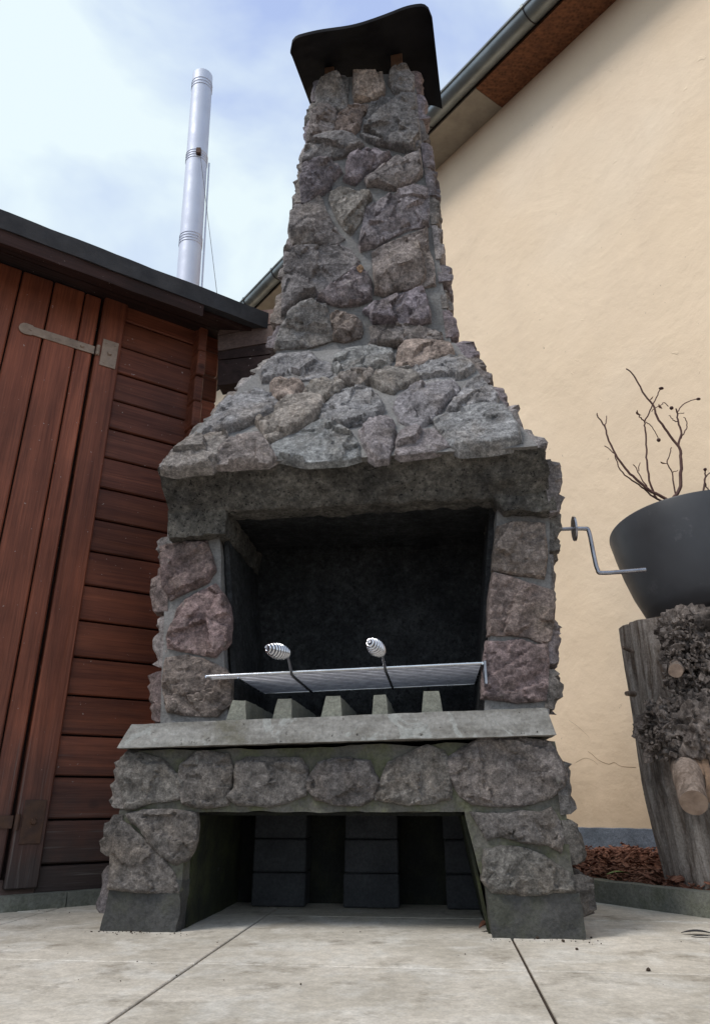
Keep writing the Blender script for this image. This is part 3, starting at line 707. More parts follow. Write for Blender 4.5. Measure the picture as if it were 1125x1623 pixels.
for side in (0, 1):
    for i in range(nu+1):
        s = i/nu
        for j in range(nv+1):
            t = j/nv
            # rounded plan corners on the near edge
            cr_ = .055; e = min(s, 1-s)*.7; dv = 0
            if e < cr_: dv = cr_-math.sqrt(max(0, cr_**2-(cr_-e)**2))
            u = (ul0*(1-t)+ul1*t)*(1-s)+(ur0*(1-t)+ur1*t)*s
            v = CV0+dv*(1-t)+(CV1-CV0)*t
            droop = -.008*math.exp(-(t/.05)**2)-.012*math.exp(-(min(s, 1-s)/.03)**2)
            Vc.append(B(u, v, cowl_z(s, t)+droop+(.020 if side else 0)))
N_ = (nu+1)*(nv+1)
for i in range(nu):
    for j in range(nv):
        a = i*(nv+1)+j; q = (a, a+nv+1, a+nv+2, a+1)
        Fc.append(q[::-1]); Fc.append(tuple(x+N_ for x in q))
for i in range(nu):
    for j in (0, nv):
        a = i*(nv+1)+j; b = a+nv+1; Fc.append((a, b, b+N_, a+N_) if j == 0 else (b, a, a+N_, b+N_))
for j in range(nv):
    for i in (0, nu):
        a = i*(nv+1)+j; b = a+1; Fc.append((b, a, a+N_, b+N_) if i == 0 else (a, b, b+N_, a+N_))
cowl = mk('chimney_cowl', Vc, Fc, M['cap'], bbq, True)
for uu, vv, w in ((.215, CV+.03, .028), (-.115, CV+.05, .022), (.215, CV+.22, .028), (-.115, CV+.22, .024)):
    tt = (vv-CV0)/(CV1-CV0); uL = ul0*(1-tt)+ul1*tt; uR = ur0*(1-tt)+ur1*tt; zt = cowl_z((uu-uL)/(uR-uL), tt)+.002
    mk('post', *box(O, U, V, Z, (uu-w, vv-.018, CT-.03), (uu+w, vv+.018, zt), bev=.003), M['post_wood'], cowl)
# crank on the right side
def PB(px, py, v): return hit(px, py, B(0, v, 0), V)
cv_ = .22
cd = PB(909, 838, cv_)
crank = mk('spit_crank', *tube(smooth_path([cd, PB(925, 838, cv_), PB(932, 842, cv_), PB(940, 880, cv_), PB(946, 903, cv_), PB(956, 908, cv_), PB(1022, 903, cv_)], 5), .0068, 12), M['steel_rod'], bbq, True)
mk('crank_disc', *tube([cd-U*.003, cd+U*.003], .040, 28), M['steel_rod'], crank)
mk('crank_pin', *tube([cd-U*.10, cd+U*.02], .006, 10), M['steel_rod'], crank)
# orange leaf fragment caught on the chimney
lc = PB(570, 426, CV-.062)
mk('lichen_patch', *ico(lc, .014, 3, .014, 70, (1, .4, 1.2)), M['leaforange'], chim)

# ------------------------------------------------------------------ fire bars and grill grate
tops = [(359, 391, 367, 389, 1110), (432, 463, 439, 461, 1107), (509, 541, 516, 538, 1103), (587, 614, 591, 611, 1101), (666, 700, 671, 695, 1095)]
lbls = ['leftmost pale concrete fire bar on the table slab', 'second concrete fire bar from the left, under the left coil handle', 'middle concrete fire bar of the five on the slab',
        'fourth concrete fire bar, below the right coil handle', 'rightmost concrete fire bar standing beside the right pillar']
bv = -.012
for k, (x0, x1, x2, x3, yt) in enumerate(tops):
    q = [hit(x, yt, B(0, bv, 0), V)-O for x in (x0, x1, x2, x3)]; uu = [np.dot(a, U) for a in q]; zt = q[0][2]
    ub = (uu[0]+uu[1])/2; zs = .484+.03*(ub+.56)/1.12
    c = [B(uu[0], bv, zs), B(uu[1], bv, zs), B(uu[1], bv+.44, zs), B(uu[0], bv+.44, zs), B(uu[2], bv+.006, zt), B(uu[3], bv+.006, zt), B(uu[3], bv+.44, zt), B(uu[2], bv+.44, zt)]
    o = mk('fire_bar', *hexa(c, .008, .0035, 26, seed=k), M['bar'], None, True)
    tag(o, lbls[k], 'fire bar', 'concrete fire bars on the table slab')
gv = .02; gz = .625
GL = hit(327, 1072, B(0, gv, 0), V); GR = hit(763, 1051, B(0, gv, 0), V)
gx = (GR-GL); gw = np.linalg.norm(gx); gx = gx/gw; gd = .40
grate = tag(empty('grill_grate', GL), 'wire grill grate with two coiled handles above the fire bars', 'grill grate')
fr = .0042
gi = .078/gw; gl = .045
for a, b in (((0, 0), (1, 0)), ((gi, gd), (1, gd)), ((0, 0), (0, gl)), ((0, gl), (gi, gl)), ((gi, gl), (gi, gd)), ((1, 0), (1, gd))):
    mk('frame_rod', *tube([GL+gx*gw*a[0]+V*a[1], GL+gx*gw*b[0]+V*b[1]], fr, 10), M['chrome'], grate, True)
nr = 15
rme, rog = mesh_of('wire_rod', *tube([GL, GL+gx*gw], .0019, 6), M['grate'], True)
rms, rgs = mesh_of('wire_rod', *tube([GL+gx*.078, GL+gx*gw], .0019, 6), M['grate'], True)
for i in range(1, nr): put('wire_rod', *((rme, rog+V*gd*i/nr-Z*.001) if gd*i/nr < gl else (rms, rgs+V*gd*i/nr-Z*.001)), grate)
# end plate at the right
mk('end_bracket', *box(GL+gx*(gw+.005), gx, V, Z, (0, 0, -.055), (.006, .38, .006)), M['steel_rod'], grate)
for k, (gx0, bx, by, c0, c1) in enumerate((((462, 1066), 455, 1036, (454, 1036), (423, 1024)), ((610, 1058), 604, 1034, (603, 1036), (585, 1014)))):
    st = hit(gx0[0], gx0[1], GL, V); vm = gv-.035; vt = gv-.10
    a = hit(bx, by, B(0, vm, 0), V); b = hit(c1[0], c1[1]+3, B(0, vt, 0), V)
    rod = mk('handle_rod', *tube([st+V*.38-Z*.007, st+V*.02-Z*.007, st-Z*.004, a, b], .0042, 10), M['steel_rod'], grate, True)
    t = b-a; L = np.linalg.norm(t); t = t/L; e1 = np.cross(t, Z); e1 /= np.linalg.norm(e1); e2 = np.cross(t, e1); pts = []
    nturn = 9
    for i in range(nturn*20+1):
        s = i/(nturn*20); rr_ = .006+.0135*math.sin(math.pi*min(1, s*.93+.07))**.8; w_ = 2*math.pi*nturn*s
        pts.append(a+t*(L*s)+rr_*(math.cos(w_)*e1+math.sin(w_)*e2))
    mk('coil', *tube(pts, .0036, 7), M['chrome'], rod, True)

# ------------------------------------------------------------------ block stacks under the base
bs = [((397, 470), 'left'), ((545, 625), 'middle'), ((708, 775), 'right')]
bvv = .46
for (xa, xb), nm in bs:
    a = np.dot(hit(xa, 1437, B(0, bvv, 0), V)-O, U); b = np.dot(hit(xb, 1437, B(0, bvv, 0), V)-O, U)
    w = .165
    for k in range(3):
        z0 = .093*k
        o = mk('concrete_block', *box(O, U, V, Z, (a+random.uniform(-.004, .004), bvv+random.uniform(-.004, .004), z0+.001), (a+w, bvv+.10, z0+.091), bev=.004), M['shade_block'])
        tag(o, '%s grey concrete block in the %s stack under the barbecue' % (('bottom', 'middle', 'top')[k], nm), 'block', 'concrete blocks stacked under the barbecue')

# ------------------------------------------------------------------ shed
SA = R(55.5); D = npv([math.sin(SA), math.cos(SA), 0]); N = npv([math.cos(SA), -math.sin(SA), 0])
P0 = npv([-1.06503, 2.48358, 0])
shed = tag(empty('garden_shed', P0), 'red brown plank garden shed with dark felt roof left of the barbecue', 'shed')
PITCHP = .1275
wl = mk('wall', *box(P0, D, N, Z, (-.04, -.06, .03), (.44, -.031, 2.30)), M['dark_wood'], shed)
pl_me, pl_og = mesh_of('plank', *box(P0, D, N, Z, (.104, -.03, 0), (.43, .0, PITCHP-.007), bev=.004), M['red_h'])
ls_me, ls_og = mesh_of('log_end', *box(P0, D, N, Z, (.458, -.03, 0), (.545, .0, PITCHP-.008), bev=.006), M['red_h'])
cs_me, cs_og = mesh_of('cross_log_end', *box(P0, D, N, Z, (.418, -.03, 0), (.456, .075, PITCHP-.008), bev=.005), M['red_h'])
for k in range(18):
    z = .115+PITCHP*(k-1)
    put('plank', pl_me, pl_og+Z*z+N*random.uniform(-.002, .002), wl)
    put('log_end', ls_me, ls_og+Z*z+N*random.uniform(-.006, .004)+D*random.uniform(-.006, .006), wl)
    put('cross_log_end', cs_me, cs_og+Z*(z+PITCHP*.5)+N*random.uniform(-.012, .012), wl)
mk('sill_beam', *box(P0, D, N, Z, (-1.6, -.06, .0), (.50, -.008, .075), bev=.004), M['grey_wood'], shed)
mk('side_wall', *box(P0, D, N, Z, (.40, -1.9, .03), (.45, -.03, 2.30)), M['dark_wood'], shed)
mk('rear_wall', *box(P0, D, N, Z, (-2.2, -1.93, .03), (.45, -1.9, 2.5)), M['dark_wood'], shed)
mk('door_post', *box(P0, D, N, Z, (.012, -.03, .05), (.108, .022, 2.28), bev=.005), M['red_v'], shed)
door = mk('door', *box(P0, D, N, Z, (-.98, -.03, .07), (.003, -.012, 2.22)), M['dark_wood'], shed)
edges = [.002, -.066, -.190, -.310, -.435, -.555, -.68, -.80, -.92]
for a, b in zip(edges[1:], edges[:-1]):
    mk('board', *box(P0, D, N, Z, (a+.003, -.012, .065), (b-.003, .012+random.uniform(-.003, .003), 2.215), bev=.005), M['red_v'], door)
mk('door_post', *box(P0, D, N, Z, (-1.09, -.03, .05), (-.985, .022, 2.28), bev=.005), M['red_v'], shed)
for k in range(18):
    z = .115+PITCHP*(k-1)
    mk('plank', *box(P0, D, N, Z, (-2.2, -.03, z), (-1.095, 0, z+PITCHP-.007), bev=.004), M['red_h'], wl)
# hinges
def hinge(z, mat, long=.27):
    def strap(z0, z1, s0, s1, o0, o1, rnd):
        pts = [(s1, z0), (s1, z1), (s0+.04, z1), (s0+.035, z1+.004)]
        if rnd:
            for w in range(0, 181, 30): pts.append((s0+.012+math.cos(R(90+w))*.024, (z0+z1)/2+math.sin(R(90+w))*.024))
        else: pts += [(s0, z1), (s0, z0)]
        pts += [(s0+.035, z0-.004), (s0+.04, z0)]
        V_ = [P0+D*s+N*o+Z*zz for o in (o1, o0) for s, zz in pts]; m = len(pts)
        return V_, [tuple(range(m)), tuple(range(2*m-1, m-1, -1))]+[(i, i+m, (i+1) % m+m, (i+1) % m) for i in range(m)]
    h = recalc(mk('strap_hinge', *strap(z-.018, z+.018, -long, .004, .0155, .0195, True), mat, door))
    mk('bolt', *tube([P0+D*-.045+N*.018+Z*z, P0+D*-.045+N*.027+Z*z], [.009, .006], 10), mat, h)
    mk('bolt', *tube([P0+D*(-long+.03)+N*.018+Z*z, P0+D*(-long+.03)+N*.022+Z*z], [.005, .003], 8), mat, h)
    pl = mk('hinge_plate', *box(P0, D, N, Z, (.030, .0225, z-.062), (.094, .027, z+.062), bev=.001), mat, shed)
    mk('knuckle', *tube([P0+D*.016+N*.026+Z*(z-.022), P0+D*.016+N*.026+Z*(z+.022)], .008, 10), mat, pl)
    mk('bolt', *tube([P0+D*.062+N*.026+Z*z, P0+D*.062+N*.036+Z*z], [.010, .007], 10), mat, pl)
    for a, b in ((.045, .045), (.08, .045), (.045, -.045), (.08, -.045)):
        mk('screw', *tube([P0+D*a+N*.026+Z*(z+b), P0+D*a+N*.029+Z*(z+b)], .004, 8), mat, pl)
hinge(1.955, M['brass']); hinge(.235, M['iron'])
# roof
RO = .24; rs_ = math.tan(R(11))
def RF(s, o, dz): return P0+D*s+N*o+Z*(2.245+(RO-o)*rs_+dz)
roof = part('roof', [hexa([RF(-2.6, RO, -.050), RF(.82, RO, -.050), RF(.82, -1.9, -.05), RF(-2.6, -1.9, -.05), RF(-2.6, RO, .03), RF(.82, RO, .03), RF(.82, -1.9, .03), RF(-2.6, -1.9, .03)], .05, .006, 6)], M['felt'], shed)
mk('fascia', *hexa([RF(-2.6, RO-.012, -.115), RF(.365, RO-.012, -.105), RF(.365, RO-.04, -.105), RF(-2.6, RO-.04, -.115), RF(-2.6, RO-.006, -.046), RF(.365, RO-.006, -.046), RF(.365, RO-.04, -.046), RF(-2.6, RO-.04, -.046)], .06, .004), M['dark_wood'], shed)
for k in range(9):
    o0 = RO-.045-k*.105
    mk('soffit_board', *hexa([RF(-2.5, o0, -.068), RF(.76, o0, -.068), RF(.76, o0-.1, -.068), RF(-2.5, o0-.1, -.068), RF(-2.5, o0, -.052), RF(.76, o0, -.052), RF(.76, o0-.1, -.052), RF(-2.5, o0-.1, -.052)], 5), M['dark_wood'] if k < 3 else M['grey_wood'], shed)
# verge boards seen past the corner
vn = -V; vp = P0+D*.60+N*.19
def quad_board(pts, th, mat, name, p=vp):
    q = [hit(x, y, p, vn) for x, y in pts]; b = [x+V*th for x in q]
    return mk(name, *hexa([q[0], q[1], b[1], b[0], q[3], q[2], b[2], b[3]], 5), mat, shed)
quad_board([(345, 531), (434, 512), (434, 490), (356, 497)], .03, M['grey_wood'], 'verge_board')
quad_board([(345, 556), (434, 541), (434, 514), (345, 533)], .03, M['grey_wood'], 'verge_board')
quad_board([(345, 570), (434, 560), (434, 543), (345, 558)], .03, M['dark_wood'], 'verge_board')
quad_board([(345, 611), (434, 598), (434, 562), (345, 572)], .08, M['dark_wood'], 'purlin')
# kerb stones along the shed
kr = tag(empty('shed_kerb', P0), 'low grey concrete edging laid along the foot of the shed', 'edging')
ka = ground(-30, 1449); kb = ground(103, 1437.5); kd = (kb-ka)/np.linalg.norm(kb-ka); kn2 = npv([-kd[1], kd[0], 0])
Lk = np.linalg.norm(kb-ka)
for a, b in ((-1.2, -.62), (-.615, 0), (.005, Lk), (Lk+.004, Lk+.42)):
    mk('kerb_stone', *box(ka, kd, kn2, Z, (a, 0, -.02), (b, .055, .038), .03, .002, 14, seed=a), M['kerb'], kr, True)

# ------------------------------------------------------------------ house
HA = R(36.5); HD = npv([-math.sin(HA), math.cos(HA), 0]); HN = npv([-math.cos(HA), -math.sin(HA), 0])
Q0 = npv([1.46614, 4.08389, 0])
def HB(name, a, b, mat, parent, **k): return mk(name, *box(Q0, HD, HN, Z, a, b, **k), mat, parent)
house = tag(empty('house', Q0), 'beige rendered house wall with zinc gutter behind the barbecue', 'house')
hw = HB('wall', (-5, -.3, -.04), (9, 0, 5.72), M['plaster'], house)
# plinth with an uneven upper edge
Vp = []; Fp = []; ns_ = 240
for i in range(ns_+1):
    s = -3+9*i/ns_; zt = .158+.012*float(fbm(npv([[s, 0, 3]]), 2.5)[0])+.004*float(fbm(npv([[s, 0, 3]]), 20)[0])
    Vp += [Q0+HD*s+HN*.014+Z*-.04, Q0+HD*s+HN*.014+Z*zt, Q0+HD*s-HN*.01+Z*(zt+.006)]
for i in range(ns_):
    for j in (0, 1): a = i*3+j; Fp.append((a, a+3, a+4, a+1))
recalc(mk('plinth', Vp, Fp, M['plinth'], house, True))
SZ = 5.68
def HQ(x, y): return hit(880+x/2.849, 940+y/2.849, Q0+HN*.0005, HN)
for pts, r in (([(145,715),(165,730),(190,752),(215,765),(240,772),(262,765),(285,778),(310,784),(360,787)], .0013), ([(60,575),(95,600),(140,640),(150,655)], .0007), ([(90,765),(130,745),(165,755),(190,775)], .0007)):
    mk('crack', *tube(smooth_path([HQ(*p) for p in pts], 5), r, 5), M['crackline'], hw)
HB('soffit_panel', (-5, 0.001, SZ), (.36, .31, SZ+.02), M['osb'], house)
HB('soffit_panel', (.364, 0.001, SZ), (3.0, .31, SZ+.02), M['soffit'], house)
HB('soffit_panel', (3.004, 0.001, SZ), (9, .31, SZ+.02), M['soffit'], house)
# gutter: half-round trough
Vg = []; Fg = []; gs = 16; go, gzc, gr = .395, 5.745, .082
for i, s in enumerate((-5, 9)):
    for k in range(gs+1):
        w = math.pi*k/gs
        for r in (gr, gr-.004): Vg.append(Q0+HD*s+HN*(go+r*math.cos(w))+Z*(gzc-r*math.sin(w)))
m_ = (gs+1)*2
for k in range(gs):
    a = k*2; Fg.append((a, a+2, a+2+m_, a+m_)); Fg.append((a+1, a+1+m_, a+3+m_, a+3))
Fg += [(0, m_, m_+1, 1), (2*gs, 2*gs+1, m_+2*gs+1, m_+2*gs)]
gut = recalc(mk('gutter', Vg, Fg, M['zinc'], house, True))
mk('gutter_bead', *tube([Q0+HD*s+HN*(go+gr+.004)+Z*gzc for s in (-5, 9)], .009, 10), M['zinc'], gut, True)
for s in (-1.3, -.3, .86, 2.3, 3.4, 4.05, 5.2):
    pts = [Q0+HD*s+HN*(go+(gr+.004)*math.cos(math.pi*k/14))+Z*(gzc-(gr+.004)*math.sin(math.pi*k/14)) for k in range(15)]
    v_, f_ = tube(pts, .0045, 6); mk('bracket', v_, f_, M['black_edge'], gut, True)
    mk('bracket', *box(Q0+HD*s, HD, HN, Z, (-.012, go+gr-.004, gzc-.01), (.012, go+gr+.016, gzc+.02)), M['zinc'], gut)
jm, jo = mesh_of('gutter_joint', *(lambda: (lambda A: A)(tube([Q0+HD*.70+HN*go+Z*gzc, Q0+HD*.7+HN*go+Z*gzc], .01, 4)))(), M['zinc'])
hr_ = mk('roof', *hexa([Q0+HD*-5+HN*.43+Z*5.80, Q0+HD*9+HN*.43+Z*5.80, Q0+HD*9+HN*-4+Z*8.2, Q0+HD*-5+HN*-4+Z*8.2, Q0+HD*-5+HN*.43+Z*5.86, Q0+HD*9+HN*.43+Z*5.86, Q0+HD*9+HN*-4+Z*8.27, Q0+HD*-5+HN*-4+Z*8.27], 9), M['black_edge'], house)
HB('eaves_board', (-5, .285, SZ+.022), (9, .31, 5.80), M['black_edge'], house)

# ------------------------------------------------------------------ flue with guy wire
FY = 5.0
def FP(px, py, y=FY): r = ray(px, py); return CAM+r*(y/r[1])
ft, fb = FP(321, 122), FP(298.5, 436)
ax = (ft-fb)/np.linalg.norm(ft-fb); fbase = fb-ax*(fb[2]/ax[2])
frad = .5*31*ft[1]/ray(321, 122)[1]*1.0
flue = tag(empty('flue_pipe', fbase), 'tall stainless steel flue pipe rising behind the shed roof', 'flue pipe')
Lf = np.linalg.norm(ft-fbase)
def fpos(py):
    a, b = 0, Lf
    for _ in range(40):
        m = (a+b)/2; p = fbase+ax*m-CAM
        zc = p[1]*math.cos(PITCH)+p[2]*math.sin(PITCH); yc = -p[1]*math.sin(PITCH)+p[2]*math.cos(PITCH)
        if 754-FPX*yc/zc > py: a = m
        else: b = m
    return a
joints = [fpos(385), fpos(255), fpos(138)]
lo = 0; secs = [0, joints[0]-1.1]+joints[:2]+[Lf]
for a, b in zip(secs[:-1], secs[1:]): mk('pipe_section', *tube([fbase+ax*a, fbase+ax*(b-.001)], frad, 40), M['steel'], flue, True)
for jt in [joints[0]-1.1]+joints:
    for dz in (-.045, -.015, .015, .045) if jt < joints[2] else (-.06, -.02, .02):
        mk('band', *tube([fbase+ax*(jt+dz-.004), fbase+ax*(jt+dz), fbase+ax*(jt+dz+.004)], [frad+.001, frad+.0045, frad+.001], 40), M['steel'], flue, True)
mk('clip', *box(fbase+ax*joints[1], npv([1, 0, 0]), npv([0, 1, 0]), Z, (.02, -frad-.03, -.03), (.06, -frad+.01, .03)), M['iron'], flue)
mk('pipe_section', *tube([fbase+npv([frad+.03, 0, 0])+ax*(Lf*.25), fbase+npv([frad+.02, 0, 0])+ax*(joints[1]-.03)], .008, 8), M['steel'], flue)
wa = fbase+ax*joints[1]+npv([.05, -frad, 0]); wb = FP(342, 452, 4.6); wb2 = wa+(wb-wa)*(wa[2]/(wa[2]-wb[2]))
mk('guy_wire', *tube([wa, wb2], .0022, 6), M['black_edge'], flue)
tag(mk('concrete_pad', *box((fbase[0], fbase[1], 0), (1, 0, 0), (0, 1, 0), (0, 0, 1), (-.25, -.25, -.04), (.25, .25, .08), bev=.01), M['kerb']), 'concrete pad at the foot of the steel flue behind the shed', 'pad')

# ------------------------------------------------------------------ planting bed at the right
ke0 = ground(915, 1426); ke1 = ground(1125, 1456); kd = (ke1-ke0)/np.linalg.norm(ke1-ke0); kn3 = npv([-kd[1], kd[0], 0])
if kn3[1] < 0: kn3 = -kn3
kk = tag(empty('bed_kerb', ke0), 'weathered concrete kerb edging the bark mulch bed at right', 'kerb')
for a, b in ((-1.3, -.36), (-.355, .62), (.625, 1.6)):
    mk('kerb_stone', *box(ke0, kd, kn3, Z, (a, 0, -.03), (b, .055, .062), .02, .003, 18, seed=a), M['kerb'], kk, True)
Vm = []; Fm = []; nx_, ny_ = 60, 60
for i in range(nx_+1):
    for j in range(ny_+1):
        s = -1.7+4.6*i/nx_; t = .05+2.2*j/ny_
        p = ke0+kd*(-s+.9)+kn3*t; Vm.append([p[0], p[1], .045])
Vm = npv(Vm); Vm[:, 2] += .012*fbm(Vm, 5)
for i in range(nx_):
    for j in range(ny_): a = i*(ny_+1)+j; Fm.append((a, a+1, a+ny_+2, a+ny_+1))
tag(mk('soil_bed', Vm, Fm, M['earth'], None, True), kind='structure')
Vm = []; Fm = []
for k in range(11000):
    s = random.uniform(-.9, 1.5); t = random.uniform(.06, 1.9); p = ke0+kd*s*1.0+kn3*t
    L = random.uniform(.008, .028); w = L*random.uniform(.25, .6); h = random.uniform(.001, .004)
    a = random.uniform(0, 6.28); b = random.uniform(-.5, .5); c = random.uniform(-.5, .5)
    Mx = (Matrix.Rotation(a, 3, 'Z') @ Matrix.Rotation(b, 3, 'Y') @ Matrix.Rotation(c, 3, 'X'))
    zc = .055+random.random()**2*.03
    i0 = len(Vm)
    for q in ((-L, -w*.6, 0), (L*.8, -w, 0), (L, w*.5, 0), (-L*.7, w, 0), (-L, -w*.6, h), (L*.8, -w, h*1.5), (L, w*.5, h), (-L*.7, w, h)):
        r_ = Mx @ Vector(q); Vm.append((p[0]+r_.x, p[1]+r_.y, zc+r_.z))
    Fm += [(i0, i0+3, i0+2, i0+1), (i0+4, i0+5, i0+6, i0+7), (i0, i0+1, i0+5, i0+4), (i0+1, i0+2, i0+6, i0+5), (i0+2, i0+3, i0+7, i0+6), (i0+3, i0, i0+4, i0+7)]
tag(mk('bark_mulch', Vm, Fm, M['mulch']), 'reddish bark mulch covering the bed by the house wall', kind='stuff')

# ------------------------------------------------------------------ stump
SC = npv([1.315, 2.56, 0]); SR = .355; SH_ = .865
stump = tag(empty('log_stump', SC+Z*.05), 'weathered grey log stump with burls and rough bark under the pot', 'stump')
nth, nzz = 220, 150
TILT = R(4.5)
def trunk(r_off, th0, th1, z0, z1, nt, nz, fn, closed):
    V_ = []; F_ = []
    TH = np.linspace(th0, th1, nt+1)[:(-1 if closed else None)]; ZZ = np.linspace(z0, z1, nz+1)
    T, Zg = np.meshgrid(TH, ZZ, indexing='ij'); T = T.ravel(); Zg = Zg.ravel()
    P = np.c_[np.cos(T), np.sin(T), Zg]
    r = SR*(1-.0*Zg)+.016*fbm(P*npv([1, 1, .6]), 2.2)+.012*fbm(P*npv([1, 1, .12]), 9, 3)-.03*np.clip((.35-Zg)/.35, 0, 1)+fn(P, T, Zg)
    zz = Zg+(Zg/SH_)*np.tan(TILT)*(SR*np.sin(T))*1.0
    Vv = np.c_[SC[0]+r*np.cos(T), SC[1]+r*np.sin(T), zz]
    m = nz+1; n = len(TH)
    for i in range(n if closed else n-1):
        for j in range(nz): a = i*m+j; b = ((i+1) % n)*m+j; F_.append((a, b, b+1, a+1))
    return Vv, F_, m, n
v_, f_, m_, n_ = trunk(0, 0, 2*math.pi, .03, SH_, nth, nzz, lambda P, T, Zg: .007*ridged(P*npv([1, 1, .10]), 16, 4), True)
top_i = [i*m_+m_-1 for i in range(n_)]
ctop = len(v_); v_ = np.r_[v_, [[SC[0], SC[1], SH_]]]
f_ += [(top_i[i], top_i[(i+1) % n_], ctop) for i in range(n_)]
trk = mk('trunk', v_, f_, M['deadwood'], stump, True)
# bark shell: camera faces roughly theta = -117 deg; grey bare wood to the left, bark to the right
def barkr(P, T, Zg):
    lim = .28*fbm(np.c_[np.zeros(len(T)), np.zeros(len(T)), Zg], 5)+.06*fbm(P, 14)
    d = (T-(R(-119)+lim+.35*np.clip((.55-Zg)/.5, 0, 1)))   # angular distance from the ragged edge
    k = np.clip(d/.10, 0, 1)
    return -.03+k*(.052+.022*ridged(P, 9, 4)+.014*fbm(P, 22, 4, .65))
v_, f_, m_, n_ = trunk(0, R(-140), R(70), .04, SH_+.004, 330, 220, barkr, False)
mk('bark', v_, f_, M['bark'], stump, True)
def SP(px, py, y): r = ray(px, py); return CAM+r*(y/r[1])
for (px, py, r, y) in ((1098, 1010, .085, 2.27), (1070, 1000, .045, 2.28), (1064, 1045, .03, 2.25), (1088, 1155, .085, 2.20), (1040, 1160, .05, 2.26), (1060, 1140, .05, 2.22), (1112, 1140, .06, 2.2)):
    v_, f_ = ico(SP(px, py, y), r, 5, r*.42, 1.7/r, (1, .7, .8), True)
    nn_ = v_-v_.mean(0); nn_ /= np.linalg.norm(nn_, axis=1)[:, None]+1e-6
    v_ = v_+nn_*(r*.22*ridged(v_, 5/r, 3))[:, None]; mk('burl', v_, f_, M['bark'], stump, True)
# curled bark flakes
fl = []
for k in range(1500):
    cx, cy, yy, sp_ = random.choice(((1098, 1008, 2.19, 34), (1075, 1150, 2.17, 40), (1050, 1160, 2.2, 22), (1105, 1060, 2.2, 30)))
    fx = cx+random.gauss(0, sp_); fy = cy+random.gauss(0, sp_*.75)
    if fx < (1052 if fy < 1110 else 1022) or fy < 975: continue
    p = SP(fx, fy, yy+random.uniform(-.02, .05)); L = random.uniform(.004, .014); w = L*.6
    Mx = Matrix.Rotation(random.uniform(0, 6.28), 3, 'Z') @ Matrix.Rotation(random.uniform(0, 6.28), 3, 'X') @ Matrix.Rotation(random.uniform(0, 6.28), 3, 'Y')
    pts = [(-L, -w, 0), (0, -w, L*.35), (L, -w*.6, 0), (L, w*.6, 0), (0, w, L*.35), (-L, w, 0)]
    vv = [p+npv((Mx @ Vector(q))[:]) for q in pts]+[p+npv((Mx @ Vector((q[0], q[1], q[2]-.005)))[:]) for q in pts]
    fl.append((vv, [(0, 1, 4, 5), (1, 2, 3, 4), (11, 10, 7, 6), (10, 9, 8, 7)]+[(i, i+6, (i+1) % 6+6, (i+1) % 6) for i in range(6)]))
v_, f_ = join(fl); tag(recalc(mk('bark_flakes', v_, f_, M['bark'], stump)), kind='stuff')
def stub(p0, p1, r0, r1, name='branch_stub'):
    pts = [p0+(p1-p0)*t for t in np.linspace(0, 1, 14)]
    v_, f_ = tube(pts, list(np.linspace(r0, r1, 14)), 28, False)
    v_ = v_+.005*np.stack([fbm(v_+i*7, 24) for i in range(3)], 1)
    o = mk(name, v_, f_, M['stubwood'], stump, True)
    a = v_[-28:]; cc_ = a.mean(0); mk('cut_end', list(a)+[cc_+(p1-p0)*.004], [(i, (i+1) % 28, 28) for i in range(28)], M['endgrain'], o)
    return o
stub(SP(1078, 1185, 2.26), SP(1098, 1272, 2.07), .045, .036)
stub(SP(1074, 1050, 2.28), SP(1070, 1063, 2.16), .024, .020)
for (a, b, r) in (((992, 1030), (986, 1027), .008), ((994, 1098), (992, 1100), .010)):
    stub(SP(a[0]+10, a[1]+2, 2.53), SP(b[0], b[1], 2.50), r, r*.7, 'knot')
# peeling bark strips by the stub
for off in (0, 14):
    pth = [SP(1101+off, 1190, 2.17), SP(1106+off*.8, 1215, 2.14), SP(1108+off, 1235, 2.13), SP(1114+off*.5, 1262, 2.12), SP(1119+off*.4, 1272, 2.115)]
    pp = smooth_path(pth, 4); v_ = []; f_ = []
    for i, p in enumerate(pp):
        w = .012*(1-.5*i/len(pp)); tw = .4*math.sin(i*.8)
        v_ += [p-npv([w, tw*w, 0]), p+npv([w, tw*w, 0]), p+npv([w, tw*w+.004, 0]), p-npv([w, tw*w-.004, 0])]
    for i in range(len(pp)-1):
        for j in range(4): a = i*4+j; b = i*4+(j+1) % 4; f_.append((a, b, b+4, a+4))
    recalc(mk('peeling_strip', v_, f_, M['peel'], stump, True))

# ------------------------------------------------------------------ pot and rose
PT = Matrix.Rotation(R(-7), 3, 'X'); PTn = np.array(PT).T
pr = npv([1.290, 2.55, SH_+.012])
prof = [(0, 0), (.215, 0), (.235, .004), (.262, .05), (.290, .12), (.312, .20), (.328, .28), (.339, .350), (.338, .356), (.331, .357), (.328, .350), (.316, .28), (.300, .27)]
prof = [(r*.93, z) for r, z in prof]
pot = empty('plant_pot', pr); tag(pot, 'charcoal plastic plant pot standing on the log stump', 'plant pot')
mk('shell', *lathe(prof, pr, 96, PTn), M['pot'], pot, True)
mk('soil', *lathe([(.0, .30), (.15, .305), (.292, .30)], pr, 64, PTn), M['soil'], pot, True)
rose = empty('rose_shrub', pr+Z*.3); tag(rose, 'leafless rose stems with dried hips growing in the charcoal pot', 'rose')
def S7(x, y, dy=0): return SP(880+x/3.689, 560+y/3.689, 2.42+dy)
